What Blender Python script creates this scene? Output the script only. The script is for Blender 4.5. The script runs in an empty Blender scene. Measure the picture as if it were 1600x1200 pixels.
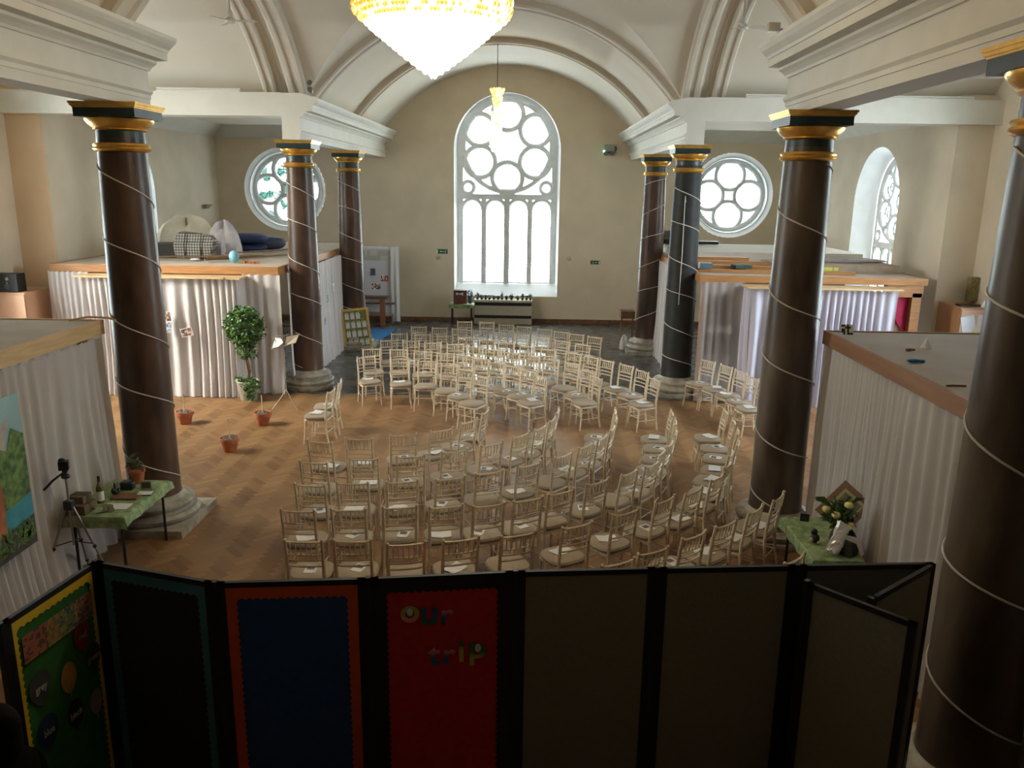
import bpy, math, random
from mathutils import Vector, Matrix
from math import sin, cos, pi, radians as R, sqrt
random.seed(7)
scene = bpy.context.scene
COL = scene.collection
# ---------------------------------------------------------------- camera, sky, light, exposure
cam_d = bpy.data.cameras.new('camera'); cam = bpy.data.objects.new('camera', cam_d); COL.objects.link(cam)
cam_d.sensor_fit = 'HORIZONTAL'; cam_d.sensor_width = 36.0; cam_d.lens = 36.0 * 1264.43 / 1600.0
cam_d.clip_start = 0.05; cam_d.clip_end = 300
PITCH, YAW, ROLL = 0.2376, 0.0222, 0.0140
fw = Vector((-sin(YAW) * cos(PITCH), cos(YAW) * cos(PITCH), -sin(PITCH)))
rt = Vector((cos(YAW), sin(YAW), 0)); up = rt.cross(fw)
r2 = rt * cos(ROLL) + up * sin(ROLL); u2 = -rt * sin(ROLL) + up * cos(ROLL)
m = Matrix((r2, u2, -fw)).transposed().to_4x4(); m.translation = Vector((0.825, 0, 4.232))
cam.matrix_world = m
scene.camera = cam
w = bpy.data.worlds.new('sky'); scene.world = w; w.use_nodes = True
bg = w.node_tree.nodes['Background']; bg.inputs[0].default_value = (0.86, 0.94, 1.0, 1); bg.inputs[1].default_value = 10.5
vs = scene.view_settings; vs.view_transform = 'Standard'; vs.look = 'None'; vs.gamma = 1.0; vs.exposure = 0.95
try: vs.use_curve_mapping = False
except Exception: pass
try:
    scene.cycles.max_bounces = 10; scene.cycles.diffuse_bounces = 6; scene.cycles.transparent_max_bounces = 12
    scene.cycles.caustics_reflective = False; scene.cycles.caustics_refractive = False
    scene.cycles.sample_clamp_indirect = 6.0
except Exception: pass

def portal(loc, nrm, sx, sy):
    l = bpy.data.lights.new('daylight_portal', 'AREA'); l.shape = 'RECTANGLE'; l.size = sx; l.size_y = sy
    l.cycles.is_portal = True
    o = bpy.data.objects.new('daylight_portal', l); COL.objects.link(o); o.location = loc
    o.rotation_euler = Vector(nrm).to_track_quat('-Z', 'Z').to_euler()
portal((0, 26.65, 4.1), (0, -1, 0), 3.2, 6.4)
for sx in (-1, 1):
    portal((sx * 6.98, 26.55, 4.09), (0, -1, 0), 2.5, 2.5)
    portal((sx * 9.75, 20.3, 3.3), (-sx, 0, 0), 4.4, 2.6)
    portal((sx * 10.5, 13.2, 3.9), (-sx, 0, 0), 6.6, 4.0)

# area lamps added outside the two transept windows to boost their daylight, aimed steeply down
def window_boost(x, y, z, d, e, col):
    al = bpy.data.lights.new('added_daylight', 'AREA'); al.shape = 'RECTANGLE'; al.size = 3.2; al.size_y = 3.2; al.energy = e; al.color = col; al.spread = R(95)
    ao = bpy.data.objects.new('added_daylight', al); COL.objects.link(ao); ao.location = (x, y, z); ao.rotation_euler = Vector(d).to_track_quat('-Z', 'Z').to_euler()
window_boost(-12.2, 12.2, 6.4, (0.78, 0.30, -0.66), 1050, (1.0, 0.87, 0.75))
window_boost(12.2, 12.2, 6.4, (-0.78, 0.30, -0.62), 520, (0.80, 0.84, 1.0))

# ---------------------------------------------------------------- materials
MATS = {}
def mat(name, col, rough=0.6, var=0.0, scale=8.0, bump=0.0, metal=0.0, col2=None, stretch=(1, 1, 1), emit=None, es=0.0, trans=0.0, transp=0.0, bscale=None, spec=0.5):
    if name in MATS: return MATS[name]
    m = bpy.data.materials.new(name); m.use_nodes = True; MATS[name] = m
    nt = m.node_tree; N = nt.nodes; L = nt.links
    b = N['Principled BSDF']; out = N['Material Output']
    b.inputs['Base Color'].default_value = (*col, 1); b.inputs['Roughness'].default_value = rough
    b.inputs['Metallic'].default_value = metal
    try: b.inputs['Specular IOR Level'].default_value = spec
    except Exception: pass
    tc = N.new('ShaderNodeTexCoord'); mp = N.new('ShaderNodeMapping'); mp.inputs['Scale'].default_value = stretch
    L.new(tc.outputs['Object'], mp.inputs['Vector'])
    nz = N.new('ShaderNodeTexNoise'); nz.inputs['Scale'].default_value = scale; nz.inputs['Detail'].default_value = 5
    L.new(mp.outputs[0], nz.inputs['Vector'])
    cr = N.new('ShaderNodeValToRGB'); L.new(nz.outputs['Fac'], cr.inputs['Fac'])
    c2 = col2 if col2 else tuple(max(0, c * (1 - var)) for c in col)
    c1 = col if col2 else tuple(min(1, c * (1 + var)) for c in col)
    cr.color_ramp.elements[0].position = 0.35; cr.color_ramp.elements[0].color = (*c2, 1)
    cr.color_ramp.elements[1].position = 0.65; cr.color_ramp.elements[1].color = (*c1, 1)
    L.new(cr.outputs['Color'], b.inputs['Base Color'])
    if bump:
        n2 = N.new('ShaderNodeTexNoise'); n2.inputs['Scale'].default_value = bscale or scale * 4; n2.inputs['Detail'].default_value = 4
        L.new(mp.outputs[0], n2.inputs['Vector'])
        bp = N.new('ShaderNodeBump'); bp.inputs['Strength'].default_value = bump; bp.inputs['Distance'].default_value = 0.02
        L.new(n2.outputs['Fac'], bp.inputs['Height']); L.new(bp.outputs[0], b.inputs['Normal'])
    last = b.outputs[0]
    if trans:
        t = N.new('ShaderNodeBsdfTranslucent'); L.new(cr.outputs['Color'], t.inputs['Color'])
        mx = N.new('ShaderNodeMixShader'); mx.inputs[0].default_value = trans
        L.new(last, mx.inputs[1]); L.new(t.outputs[0], mx.inputs[2]); last = mx.outputs[0]
    if transp:
        t = N.new('ShaderNodeBsdfTransparent')
        mx = N.new('ShaderNodeMixShader'); mx.inputs[0].default_value = transp
        L.new(last, mx.inputs[1]); L.new(t.outputs[0], mx.inputs[2]); last = mx.outputs[0]
    if emit:
        b.inputs['Emission Color'].default_value = (*emit, 1); b.inputs['Emission Strength'].default_value = es
    L.new(last, out.inputs['Surface'])
    return m
WALL = mat('cream_plaster', (0.66, 0.56, 0.42), 0.85, 0.05, 1.2, 0.12)
AISLE = mat('aisle_plaster', (0.66, 0.58, 0.46), 0.85, 0.06, 1.0, 0.12)
WARMW = mat('warm_lit_plaster', (0.70, 0.52, 0.34), 0.85, 0.05, 1.0, 0.1)  # left return wall: warm window light put into the plaster colour
VAULT = mat('vault_plaster', (0.66, 0.605, 0.515), 0.85, 0.03, 1.0, 0.06)
RIB = mat('rib_plaster', (0.60, 0.55, 0.47), 0.8, 0.03, 3.0)
ENT = mat('cornice_paint', (0.62, 0.60, 0.535), 0.6, 0.03, 3.0)
REVEAL = mat('window_reveal_paint', (0.90, 0.92, 0.94), 0.6, 0.03, 3.0)
STONE = mat('tracery_paint', (0.74, 0.76, 0.76), 0.6, 0.05, 5.0)
LEAD = mat('lead', (0.05, 0.06, 0.06), 0.5)
MARB = mat('brown_marble', (0.125, 0.070, 0.045), 0.34, 0, 2.6, 0.10, col2=(0.034, 0.019, 0.013), stretch=(1, 1, 0.35), bscale=6, spec=0.35)
MARB2 = mat('grey_brown_marble', (0.130, 0.095, 0.068), 0.34, 0, 2.8, 0.10, col2=(0.042, 0.028, 0.020), stretch=(1, 1, 0.3), bscale=6, spec=0.35)
BLACKP = mat('black_column_paint', (0.024, 0.024, 0.022), 0.55, 0.2, 4.0, spec=0.25)
GOLD = mat('gilding', (0.78, 0.47, 0.12), 0.28, 0.12, 9.0, 0.1, metal=0.9)
TEAL = mat('dark_teal_paint', (0.014, 0.030, 0.034), 0.4, 0.2, 6.0)
BASEST = mat('base_stone', (0.34, 0.31, 0.25), 0.6, 0.3, 6.0, 0.2)
WIREM = mat('white_cable', (0.55, 0.52, 0.46), 0.5)
CHAIRM = mat('cream_chair_paint', (0.64, 0.53, 0.38), 0.42, 0.12, 20.0)
PADM = mat('taupe_seat_fabric', (0.34, 0.275, 0.205), 0.9, 0.08, 60.0, 0.15)
PAPER = mat('paper_white', (0.70, 0.69, 0.70), 0.7, 0.02)
INKM = mat('printed_photo_ink', (0.08, 0.08, 0.10), 0.7, 0.6, 60.0)
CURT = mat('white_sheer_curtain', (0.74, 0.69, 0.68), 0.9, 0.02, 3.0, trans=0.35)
CURT2 = mat('dim_sheer_curtain', (0.62, 0.58, 0.55), 0.9, 0.02, 3.0, trans=0.3)  # darker copy of the white curtain; dimness near the camera put into its colour
CURTR = mat('cool_tinted_curtain', (0.70, 0.68, 0.80), 0.9, 0.02, 3.0, trans=0.35)  # white curtain with the cool right window light put into its colour
SHEER = mat('sheer_curtain', (0.66, 0.60, 0.62), 0.9, 0.02, 3.0, trans=0.3, transp=0.5)
PINE = mat('pine_timber', (0.44, 0.21, 0.075), 0.5, 0, 6.0, 0.1, col2=(0.32, 0.14, 0.045), stretch=(0.4, 0.4, 6))
PINEP = mat('pale_timber', (0.62, 0.44, 0.24), 0.5, 0, 5.0, 0.1, col2=(0.50, 0.34, 0.17), stretch=(0.5, 0.5, 5))
BROWNW = mat('brown_fascia', (0.30, 0.155, 0.08), 0.5, 0, 3.0, 0.05, col2=(0.25, 0.12, 0.06), stretch=(1, 0.3, 4))
DARKW = mat('dark_timber', (0.16, 0.075, 0.035), 0.5, 0.3, 8.0)
TOPB = mat('dusty_board', (0.46, 0.40, 0.33), 0.85, 0.08, 2.0, 0.1)
TOPG = mat('grey_board', (0.40, 0.35, 0.32), 0.85, 0.06, 1.5, 0.1)
BLACK = mat('black_plastic', (0.012, 0.012, 0.012), 0.4)
BLACKF = mat('black_frame', (0.010, 0.009, 0.009), 0.5)
METAL = mat('grey_metal', (0.35, 0.34, 0.33), 0.35, metal=0.8)
WHITEM = mat('white_enamel', (0.75, 0.74, 0.70), 0.4)
TERRA = mat('terracotta', (0.42, 0.13, 0.055), 0.7, 0.15, 12.0)
SOIL = mat('pebbles', (0.30, 0.28, 0.25), 0.9, 0, 60.0, 0.5, col2=(0.05, 0.05, 0.05))
LEAF = mat('dark_green_leaves', (0.055, 0.13, 0.03), 0.45, 0.5, 9.0)
LEAF2 = mat('bright_green_leaves', (0.12, 0.22, 0.05), 0.45, 0.5, 9.0)
TRUNK = mat('bark', (0.16, 0.09, 0.05), 0.8, 0.3, 20.0)
TCLOTH = mat('green_leaf_print_cloth', (0.33, 0.40, 0.21), 0.7, 0, 14.0, 0.05, col2=(0.13, 0.22, 0.08))
SLATEC = (0.075, 0.075, 0.075)

# ---------------------------------------------------------------- mesh building helpers
class MB:
    def __init__(s): s.v = []; s.f = []; s.mi = []
    def add(s, vs, fs, mi=0):
        b = len(s.v); s.v += [tuple(v) for v in vs]; s.f += [tuple(b + i for i in f) for f in fs]; s.mi += [mi] * len(fs); return s
    def box(s, x0, y0, z0, x1, y1, z1, mi=0, rz=0.0, c=None):
        vs = [(x, y, z) for z in (z0, z1) for y in (y0, y1) for x in (x0, x1)]
        if rz:
            cx, cy = c if c else ((x0 + x1) / 2, (y0 + y1) / 2)
            vs = [(cx + (x - cx) * cos(rz) - (y - cy) * sin(rz), cy + (x - cx) * sin(rz) + (y - cy) * cos(rz), z) for x, y, z in vs]
        return s.add(vs, [(0, 2, 3, 1), (4, 5, 7, 6), (0, 1, 5, 4), (1, 3, 7, 5), (3, 2, 6, 7), (2, 0, 4, 6)], mi)
    def quad(s, a, b, c, d, mi=0): return s.add([a, b, c, d], [(0, 1, 2, 3)], mi)
    def tube(s, pts, r, n=8, mi=0, caps=True, closed=False):
        pts = [Vector(p) for p in pts]; k = len(pts); rr = r if isinstance(r, (list, tuple)) else [r] * k
        vs = []; prev = None
        for i, p in enumerate(pts):
            if closed: t = (pts[(i + 1) % k] - pts[i - 1])
            else: t = pts[min(i + 1, k - 1)] - pts[max(i - 1, 0)]
            t.normalize()
            a = prev if prev else (Vector((0, 0, 1)) if abs(t.z) < 0.9 else Vector((1, 0, 0)))
            u = a - t * a.dot(t)
            if u.length < 1e-5: u = Vector((1, 0, 0)).cross(t)
            u.normalize(); w = t.cross(u); prev = u
            vs += [p + (u * cos(2 * pi * j / n) + w * sin(2 * pi * j / n)) * rr[i] for j in range(n)]
        fs = []
        for i in range(k if closed else k - 1):
            a = i * n; b = ((i + 1) % k) * n
            fs += [(a + j, a + (j + 1) % n, b + (j + 1) % n, b + j) for j in range(n)]
        if caps and not closed: fs += [tuple(range(n - 1, -1, -1)), tuple(range((k - 1) * n, k * n))]
        return s.add(vs, fs, mi)
    def bar(s, a, b, r, n=8, mi=0): return s.tube([a, b], r, n, mi)
    def lathe(s, prof, c=(0, 0, 0), n=32, mi=0, sq=None, cap=True):
        k = len(prof); vs = []
        for r, z in prof:
            vs += [(c[0] + r * cos(2 * pi * j / n), c[1] + r * sin(2 * pi * j / n), c[2] + z) for j in range(n)]
        fs = [(i * n + j, i * n + (j + 1) % n, (i + 1) * n + (j + 1) % n, (i + 1) * n + j) for i in range(k - 1) for j in range(n)]
        if cap: fs += [tuple(range(n - 1, -1, -1)), tuple(range((k - 1) * n, k * n))]
        return s.add(vs, fs, mi)
    def ball(s, c, rx, ry=None, rz=None, n=14, k=9, mi=0, f=None):
        ry = ry or rx; rz = rz or rx; vs = []
        for i in range(k + 1):
            a = pi * i / k
            for j in range(n):
                b = 2 * pi * j / n; q = f(a, b) if f else 1
                vs.append((c[0] + rx * q * sin(a) * cos(b), c[1] + ry * q * sin(a) * sin(b), c[2] + rz * q * cos(a)))
        fs = [(i * n + j, (i + 1) * n + j, (i + 1) * n + (j + 1) % n, i * n + (j + 1) % n) for i in range(k) for j in range(n)]
        return s.add(vs, fs, mi)
    def extr(s, prof, axis, a, b, mi=0):
        """closed 2D profile extruded along 'x' or 'y' from a to b; profile points are (other, z)"""
        k = len(prof)
        P = (lambda t, q: (q[0], t, q[1])) if axis == 'y' else (lambda t, q: (t, q[0], q[1]))
        vs = [P(a, q) for q in prof] + [P(b, q) for q in prof]
        fs = [(i, (i + 1) % k, k + (i + 1) % k, k + i) for i in range(k)] + [tuple(range(k - 1, -1, -1)), tuple(range(k, 2 * k))]
        return s.add(vs, fs, mi)
    def build(s, name, mats, parent=None, smooth=False, bevel=0.0, loc=None, weld=False):
        me = bpy.data.meshes.new(name); me.from_pydata(s.v, [], s.f); 
        mats = mats if isinstance(mats, (list, tuple)) else [mats]
        for m_ in mats: me.materials.append(m_)
        if len(mats) > 1: me.polygons.foreach_set('material_index', s.mi)
        import bmesh
        bm = bmesh.new(); bm.from_mesh(me); weld and bmesh.ops.remove_doubles(bm, verts=bm.verts, dist=0.0005); bmesh.ops.recalc_face_normals(bm, faces=bm.faces); bm.to_mesh(me); bm.free()
        if smooth:
            me.polygons.foreach_set('use_smooth', [True] * len(me.polygons))
            try: me.set_sharp_from_angle(angle=R(40))
            except Exception: pass
        me.update()
        o = bpy.data.objects.new(name, me); COL.objects.link(o)
        if parent: o.parent = parent
        if loc: o.location = loc
        if bevel:
            bv = o.modifiers.new('bevel', 'BEVEL'); bv.width = bevel; bv.segments = 2; bv.limit_method = 'ANGLE'
        return o
def tag(o, label, cat, group=None):
    o['label'] = label; o['category'] = cat
    if group: o['group'] = group
    return o
def thing(name, label, cat, loc=(0, 0, 0), rz=0.0, group=None):
    o = bpy.data.objects.new(name, None); COL.objects.link(o); o.location = loc; o.rotation_euler = (0, 0, rz)
    o.empty_display_size = 0.1
    return tag(o, label, cat, group)
def struct(o, label=None):
    o['kind'] = 'structure'
    if label: o['label'] = label
    return o
def dup(root, loc, rz, label=None, group=None):
    r = root.copy(); COL.objects.link(r); r.location = loc; r.rotation_euler = (0, 0, rz)
    if label: r['label'] = label
    if group: r['group'] = group
    for ch in list(root.children):
        c = ch.copy(); COL.objects.link(c); c.parent = r
        for g in ch.children:
            d = g.copy(); COL.objects.link(d); d.parent = c
    return r
def shape2d(name, loops, mats, T, thick=0.004, parent=None):
    """flat filled shape with holes -> mesh; loops of (u,w); T maps (u,w,d)->world/local"""
    cu = bpy.data.curves.new('tmp', 'CURVE'); cu.dimensions = '2D'; cu.fill_mode = 'BOTH'; cu.extrude = thick / 2
    for lp in loops:
        sp = cu.splines.new('POLY'); sp.points.add(len(lp) - 1); sp.use_cyclic_u = True
        for i, (a, b) in enumerate(lp): sp.points[i].co = (a, b, 0, 1)
    return curve_mesh(name, cu, mats, T, parent)
def curve_mesh(name, cu, mats, T, parent):
    o = bpy.data.objects.new('tmp', cu); COL.objects.link(o)
    dg = bpy.context.evaluated_depsgraph_get(); me = bpy.data.meshes.new_from_object(o.evaluated_get(dg))
    bpy.data.objects.remove(o); bpy.data.curves.remove(cu)
    for v in me.vertices: v.co = T(v.co.x, v.co.y, v.co.z)
    me.materials.clear(); me.materials.append(mats); me.name = name
    o = bpy.data.objects.new(name, me); COL.objects.link(o)
    if parent: o.parent = parent
    return o
def text_mesh(name, txt, size, mats, T, parent=None, thick=0.003, align='CENTER'):
    cu = bpy.data.curves.new('tmp', 'FONT'); cu.body = txt; cu.size = size; cu.extrude = thick / 2; cu.align_x = align
    cu.offset = size * 0.02
    return curve_mesh(name, cu, mats, T, parent)
def arc(cx, cz, r, a0, a1, n):
    return [(cx + r * cos(a0 + (a1 - a0) * i / n), cz + r * sin(a0 + (a1 - a0) * i / n)) for i in range(n + 1)]
def arch_loop(c, hw, sill, spring, n=28):
    return [(c - hw, sill), (c + hw, sill)] + arc(c, spring, hw, 0, pi, n)
def circ_loop(cx, cz, r, n=48): return arc(cx, cz, r, 0, 2 * pi * (n - 1) / n, n - 1)

# ---------------------------------------------------------------- the setting
XC = 3.942; Y0, Y1, Y2, Y3, YW = 5.02, 9.63, 16.93, 21.46, 25.97
XA, XT = 9.1, 9.8; YC = 13.28; HS = 3.75; RV = 4.70; ZV = 3.13; VH = 8.4
def hz(d): return ZV + sqrt(RV * RV - d * d)
# parquet: real blocks, laid herringbone
def parquet():
    W, Lb = 0.0875, 0.35; n = 4; vs = []; fs = []; cols = []
    ca, sa = cos(R(45)), sin(R(45))
    def blk(x, y, w, h, d):
        b = [(x, y), (x + w, y), (x + w, y + h), (x, y + h)]
        q = [(ca * p - sa * r_, sa * p + ca * r_) for p, r_ in b]
        cx = sum(p[0] for p in q) / 4; cy = sum(p[1] for p in q) / 4
        if not (-9.8 < cx < 9.8 and 1.0 < cy < 16.42): return
        k = len(vs); vs.extend([(p, min(max(r_, -2.6), 16.3), 0.0) for p, r_ in q]); fs.append((k, k + 1, k + 2, k + 3))
        g = random.uniform(0.0, 1.0); cols.append((0.25 if d else 0.55) + 0.45 * (g - 0.5))  # blocks laid one way are darker: their differing sheen put into the tone
    for i in range(-240, 240):
        for j in range(-60, 60):
            # herringbone unit
            x = (i + 0) * W + j * 2 * Lb * 0; 
            ox = i * W + j * Lb; oy = i * W - j * Lb
            if abs(ox) > 20 or abs(oy) > 20: continue
            blk(ox, oy, Lb, W, 0)
            blk(ox, oy + W, W, Lb, 1)
    me = bpy.data.meshes.new('floor'); me.from_pydata(vs, [], fs)
    at = me.color_attributes.new('tone', 'FLOAT_COLOR', 'CORNER')
    buf = []
    for c in cols: buf += [c, c, c, 1] * 4
    at.data.foreach_set('color', buf)
    m_ = bpy.data.materials.new('oak_parquet'); m_.use_nodes = True; nt = m_.node_tree; N = nt.nodes; L = nt.links; b = N['Principled BSDF']
    a = N.new('ShaderNodeAttribute'); a.attribute_name = 'tone'
    cr = N.new('ShaderNodeValToRGB'); cr.color_ramp.elements[0].color = (0.22, 0.108, 0.042, 1); cr.color_ramp.elements[1].color = (0.46, 0.26, 0.115, 1)
    L.new(a.outputs['Color'], cr.inputs[0])
    tc = N.new('ShaderNodeTexCoord'); nz = N.new('ShaderNodeTexNoise'); nz.inputs['Scale'].default_value = 0.8; nz.inputs['Detail'].default_value = 6
    L.new(tc.outputs['Object'], nz.inputs['Vector'])
    mx = N.new('ShaderNodeMix'); mx.data_type = 'RGBA'; mx.blend_type = 'MULTIPLY'; mx.inputs[0].default_value = 0.55
    L.new(cr.outputs[0], mx.inputs[6]); L.new(nz.outputs['Fac'], mx.inputs[7])
    L.new(mx.outputs[2], b.inputs['Base Color']); b.inputs['Roughness'].default_value = 0.5; b.inputs['Specular IOR Level'].default_value = 0.35
    me.materials.append(m_)
    o = bpy.data.objects.new('floor', me); COL.objects.link(o); o.location.z = 0.001; return struct(o, 'brown herringbone parquet floor')
parquet()
m_ = bpy.data.materials.new('slate_paving'); m_.use_nodes = True; nt = m_.node_tree; N = nt.nodes; L = nt.links; b = N['Principled BSDF']
tc = N.new('ShaderNodeTexCoord'); br = N.new('ShaderNodeTexBrick'); br.inputs['Scale'].default_value = 1.0
br.inputs['Brick Width'].default_value = 1.1; br.inputs['Row Height'].default_value = 0.55; br.inputs['Mortar Size'].default_value = 0.012
br.inputs['Color1'].default_value = (0.050, 0.052, 0.055, 1); br.inputs['Color2'].default_value = (0.10, 0.098, 0.092, 1); br.inputs['Mortar'].default_value = (0.03, 0.03, 0.03, 1)
L.new(tc.outputs['Object'], br.inputs['Vector']); L.new(br.outputs['Color'], b.inputs['Base Color'])
nz = N.new('ShaderNodeTexNoise'); nz.inputs['Scale'].default_value = 3; mr = N.new('ShaderNodeMapRange'); mr.inputs[3].default_value = 0.20; mr.inputs[4].default_value = 0.36
L.new(tc.outputs['Object'], nz.inputs['Vector']); L.new(nz.outputs['Fac'], mr.inputs[0]); L.new(mr.outputs[0], b.inputs['Roughness'])
SLATE = m_
struct(MB().box(-9.4, 16.3, -0.2, 9.4, 26.2, 0.0).build('floor', SLATE), 'dark slate paving of the far bay')
struct(MB().box(-10.2, -2.7, -0.2, 10.2, 16.3, -0.004).build('floor', mat('screed', (0.12, 0.07, 0.035), 0.5)), 'floor bed under the parquet')
# vault with groined crossing
def vault():
    mb = MB(); n = 32; xs = [RV * sin(a) for a in [math.asin(HS / RV) * (2 * i / n - 1) for i in range(n + 1)]]
    def strip(P):
        for i in range(n):
            x0, x1 = xs[i], xs[i + 1]; z0, z1 = hz(x0), hz(x1)
            mb.add(P(x0, x1, z0, z1), [(0, 1, 2, 3)])
    strip(lambda a, b, p, q: [(a, YC + abs(a), p), (b, YC + abs(b), q), (b, YW + .3, q), (a, YW + .3, p)])
    strip(lambda a, b, p, q: [(a, -2.6, p), (b, -2.6, q), (b, YC - abs(b), q), (a, YC - abs(a), p)])
    for s in (-1, 1):
        strip(lambda a, b, p, q: [(s * abs(a), YC + a, p), (s * abs(b), YC + b, q), (s * (XT + .2), YC + b, q), (s * (XT + .2), YC + a, p)])
    o = mb.build('ceiling', VAULT, smooth=True, weld=True)
    return struct(o, 'cream groined vault over nave and transepts')
vault()
for s in (-1, 1):
    mb = MB(); mb.box(min(s * 3.9, s * 9.3), 17.02, 6.0, max(s * 3.9, s * 9.3), 26.3, 6.1)
    mb.box(min(s * 3.9, s * 10.1), -2.6, 6.0, max(s * 3.9, s * 10.1), 9.54, 6.1)
    struct(mb.build('ceiling', VAULT), 'flat ceiling of the side aisle')
    for (a, b_, ax) in (((9.1, 17.1), (9.1, 25.97), 'y'), ):
        mb = MB(); mb.extr([(s * 9.12, 5.62), (s * 9.12, 6.02), (s * 8.72, 6.02)], 'y', 17.1, 25.97); 
        mb.extr([(25.99, 5.62), (25.99, 6.02), (25.6, 6.02)], 'x', min(s * 4.2, s * 9.1), max(s * 4.2, s * 9.1))
        struct(mb.build('trim_1', ENT), 'coved cornice of the side aisle')
# arch ribs
def rib_mb(mb, axis, pos, w, r0, r1, lim=math.asin(HS / RV), n=48, c=0.0):
    prof = [(-w / 2, r1), (-w / 2, r0 + .03), (-w / 2 + .03, r0), (-w * .2, r0), (-w * .14, r0 + .035), (w * .14, r0 + .035), (w * .2, r0), (w / 2 - .03, r0), (w / 2, r0 + .03), (w / 2, r1)]
    vs = []; k = len(prof)
    for i in range(n + 1):
        a = -lim + 2 * lim * i / n
        for t, r_ in prof:
            h, z = c + r_ * sin(a), ZV + r_ * cos(a)
            vs.append((h, pos + t, z) if axis == 'y' else (pos + t, h, z))
    fs = [(i * k + j, i * k + j + 1, (i + 1) * k + j + 1, (i + 1) * k + j) for i in range(n) for j in range(k - 1)]
    mb.add(vs, fs)
for p in (17.3, 21.46, 9.25, 5.0):
    mb = MB(); rib_mb(mb, 'y', p, 0.5 if p in (17.3, 9.25) else 0.42, 4.56, 4.75); struct(mb.build('trim_2', RIB, smooth=True), 'moulded rib arch across the nave vault')
for s in (-1, 1):
    for xx, ww in ((3.88, 0.34), (4.42, 0.26)):
        mb = MB(); rib_mb(mb, 'x', s * xx, ww, 4.54, 4.75, c=YC); struct(mb.build('trim_3', RIB, smooth=True), 'moulded rib arch at the transept mouth')
    mb = MB(); rib_mb(mb, 'x', s * 4.15, 0.34, 4.64, 4.75, c=YC); struct(mb.build('trim_3', RIB, smooth=True), 'hollow between the transept ribs')
# entablatures
EP = [(4.13, 5.10), (3.78, 5.10), (3.78, 5.20), (3.765, 5.20), (3.765, 5.245), (3.735, 5.275), (3.735, 5.30), (3.78, 5.30), (3.78, 5.52), (3.75, 5.52), (3.735, 5.545), (3.70, 5.575), (3.66, 5.60), (3.66, 5.63),
      (3.53, 5.635), (3.53, 5.72), (3.515, 5.72), (3.50, 5.75), (3.44, 5.80), (3.405, 5.84), (3.40, 5.88), (3.50, 5.915), (3.74, 5.97), (4.13, 5.97)]
for s in (-1, 1):
    for a, b_ in ((16.5, YW), (-2.6, 10.1)):
        mb = MB(); mb.extr([(s * x, z) for x, z in EP], 'y', a, b_)
        struct(mb.build('trim_4', ENT), 'cream moulded entablature over the columns')
    # transept beams
    mb = MB(); mb.box(min(s * 4.13, s * XT), 16.5, 5.54, max(s * 4.13, s * XT), 17.06, 5.98); mb.box(min(s * 4.13, s * XT), 9.5, 5.54, max(s * 4.13, s * XT), 10.1, 5.98)
    struct(mb.build('trim_5', ENT), 'plain white beam along the transept')
    mb = MB(); mb.box(min(s * 3.7, s * XT), 16.98, 5.9, max(s * 3.7, s * XT), 17.05, 6.12); mb.box(min(s * 3.7, s * XT), 9.5, 5.9, max(s * 3.7, s * XT), 9.57, 6.12)
    struct(mb.build('trim_6', RIB), 'plaster ledge above the transept beam')

# walls with openings; T maps (u, z, d): d runs outwards through the wall
T_end = lambda u, z, d: Vector((u, YW + d, z))
def T_side(s, X): return lambda u, z, d: Vector((s * (X + d), u, z))
def wall(name, T, rect, holes, m_, label):
    x0, z0, x1, z1 = rect
    o = shape2d(name, [[(x0, z0), (x1, z0), (x1, z1), (x0, z1)]] + holes, m_, lambda u, z, d: T(u, z, d + 0.02), 0.04)
    return struct(o, label)
wall('wall_end', T_end, (-9.2, 0, 9.2, 8.3), [arch_loop(0, 1.65, 0.85, 5.40), circ_loop(-6.98, 4.09, 1.28), circ_loop(6.98, 4.09, 1.28)], WALL, 'cream end wall with the tall arched window')
for s, nm in ((-1, 'left'), (1, 'right')):
    wall('wall_' + nm, T_side(s, XA), (16.80, 0, 26.0, 6.1), [arch_loop(20.3, 1.3, 1.2, 4.0)], AISLE, 'cream side wall of the far aisle')
    wall('wall_' + nm, T_side(s, XT), (9.3, 0, 17.3, 8.3), [arch_loop(YC, 1.65, 0.95, 5.40)], AISLE, 'cream outer wall of the transept')
    mb = MB(); mb.box(min(s * (XA - .004), s * (XT + .1)), 16.75, 0, max(s * (XA - .004), s * (XT + .1)), 16.85, 6.1); struct(mb.build('wall_' + nm, WARMW if s < 0 else AISLE), 'short return wall at the transept corner')
    mb = MB(); mb.box(min(s * XA, s * (XT + .1)), 9.7, 0, max(s * XA, s * (XT + .1)), 9.8, 6.1); mb.box(min(s * XA, s * (XA + .1)), -2.6, 0, max(s * XA, s * (XA + .1)), 9.75, 6.1)
    struct(mb.build('wall_' + nm, AISLE), 'side wall of the near aisle')
    struct(MB().box(min(s * 1.9, s * XA), YW - .03, 0, max(s * 1.9, s * XA), YW, 0.13).build('baseboard_end', DARKW), 'dark skirting board of the end wall')
struct(MB().box(-1.9, YW - .03, 0, 1.9, YW, 0.13).build('baseboard_end', DARKW), 'dark skirting board of the end wall')
struct(MB().box(-10.1, -2.8, 0, 10.1, -2.6, 8.3).build('wall_back', AISLE), 'back wall behind the gallery')
struct(MB().box(-9.1, -2.6, 2.45, 9.1, 1.25, 2.62).build('trim_7', DARKW), 'gallery floor the photograph is taken from')
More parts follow.
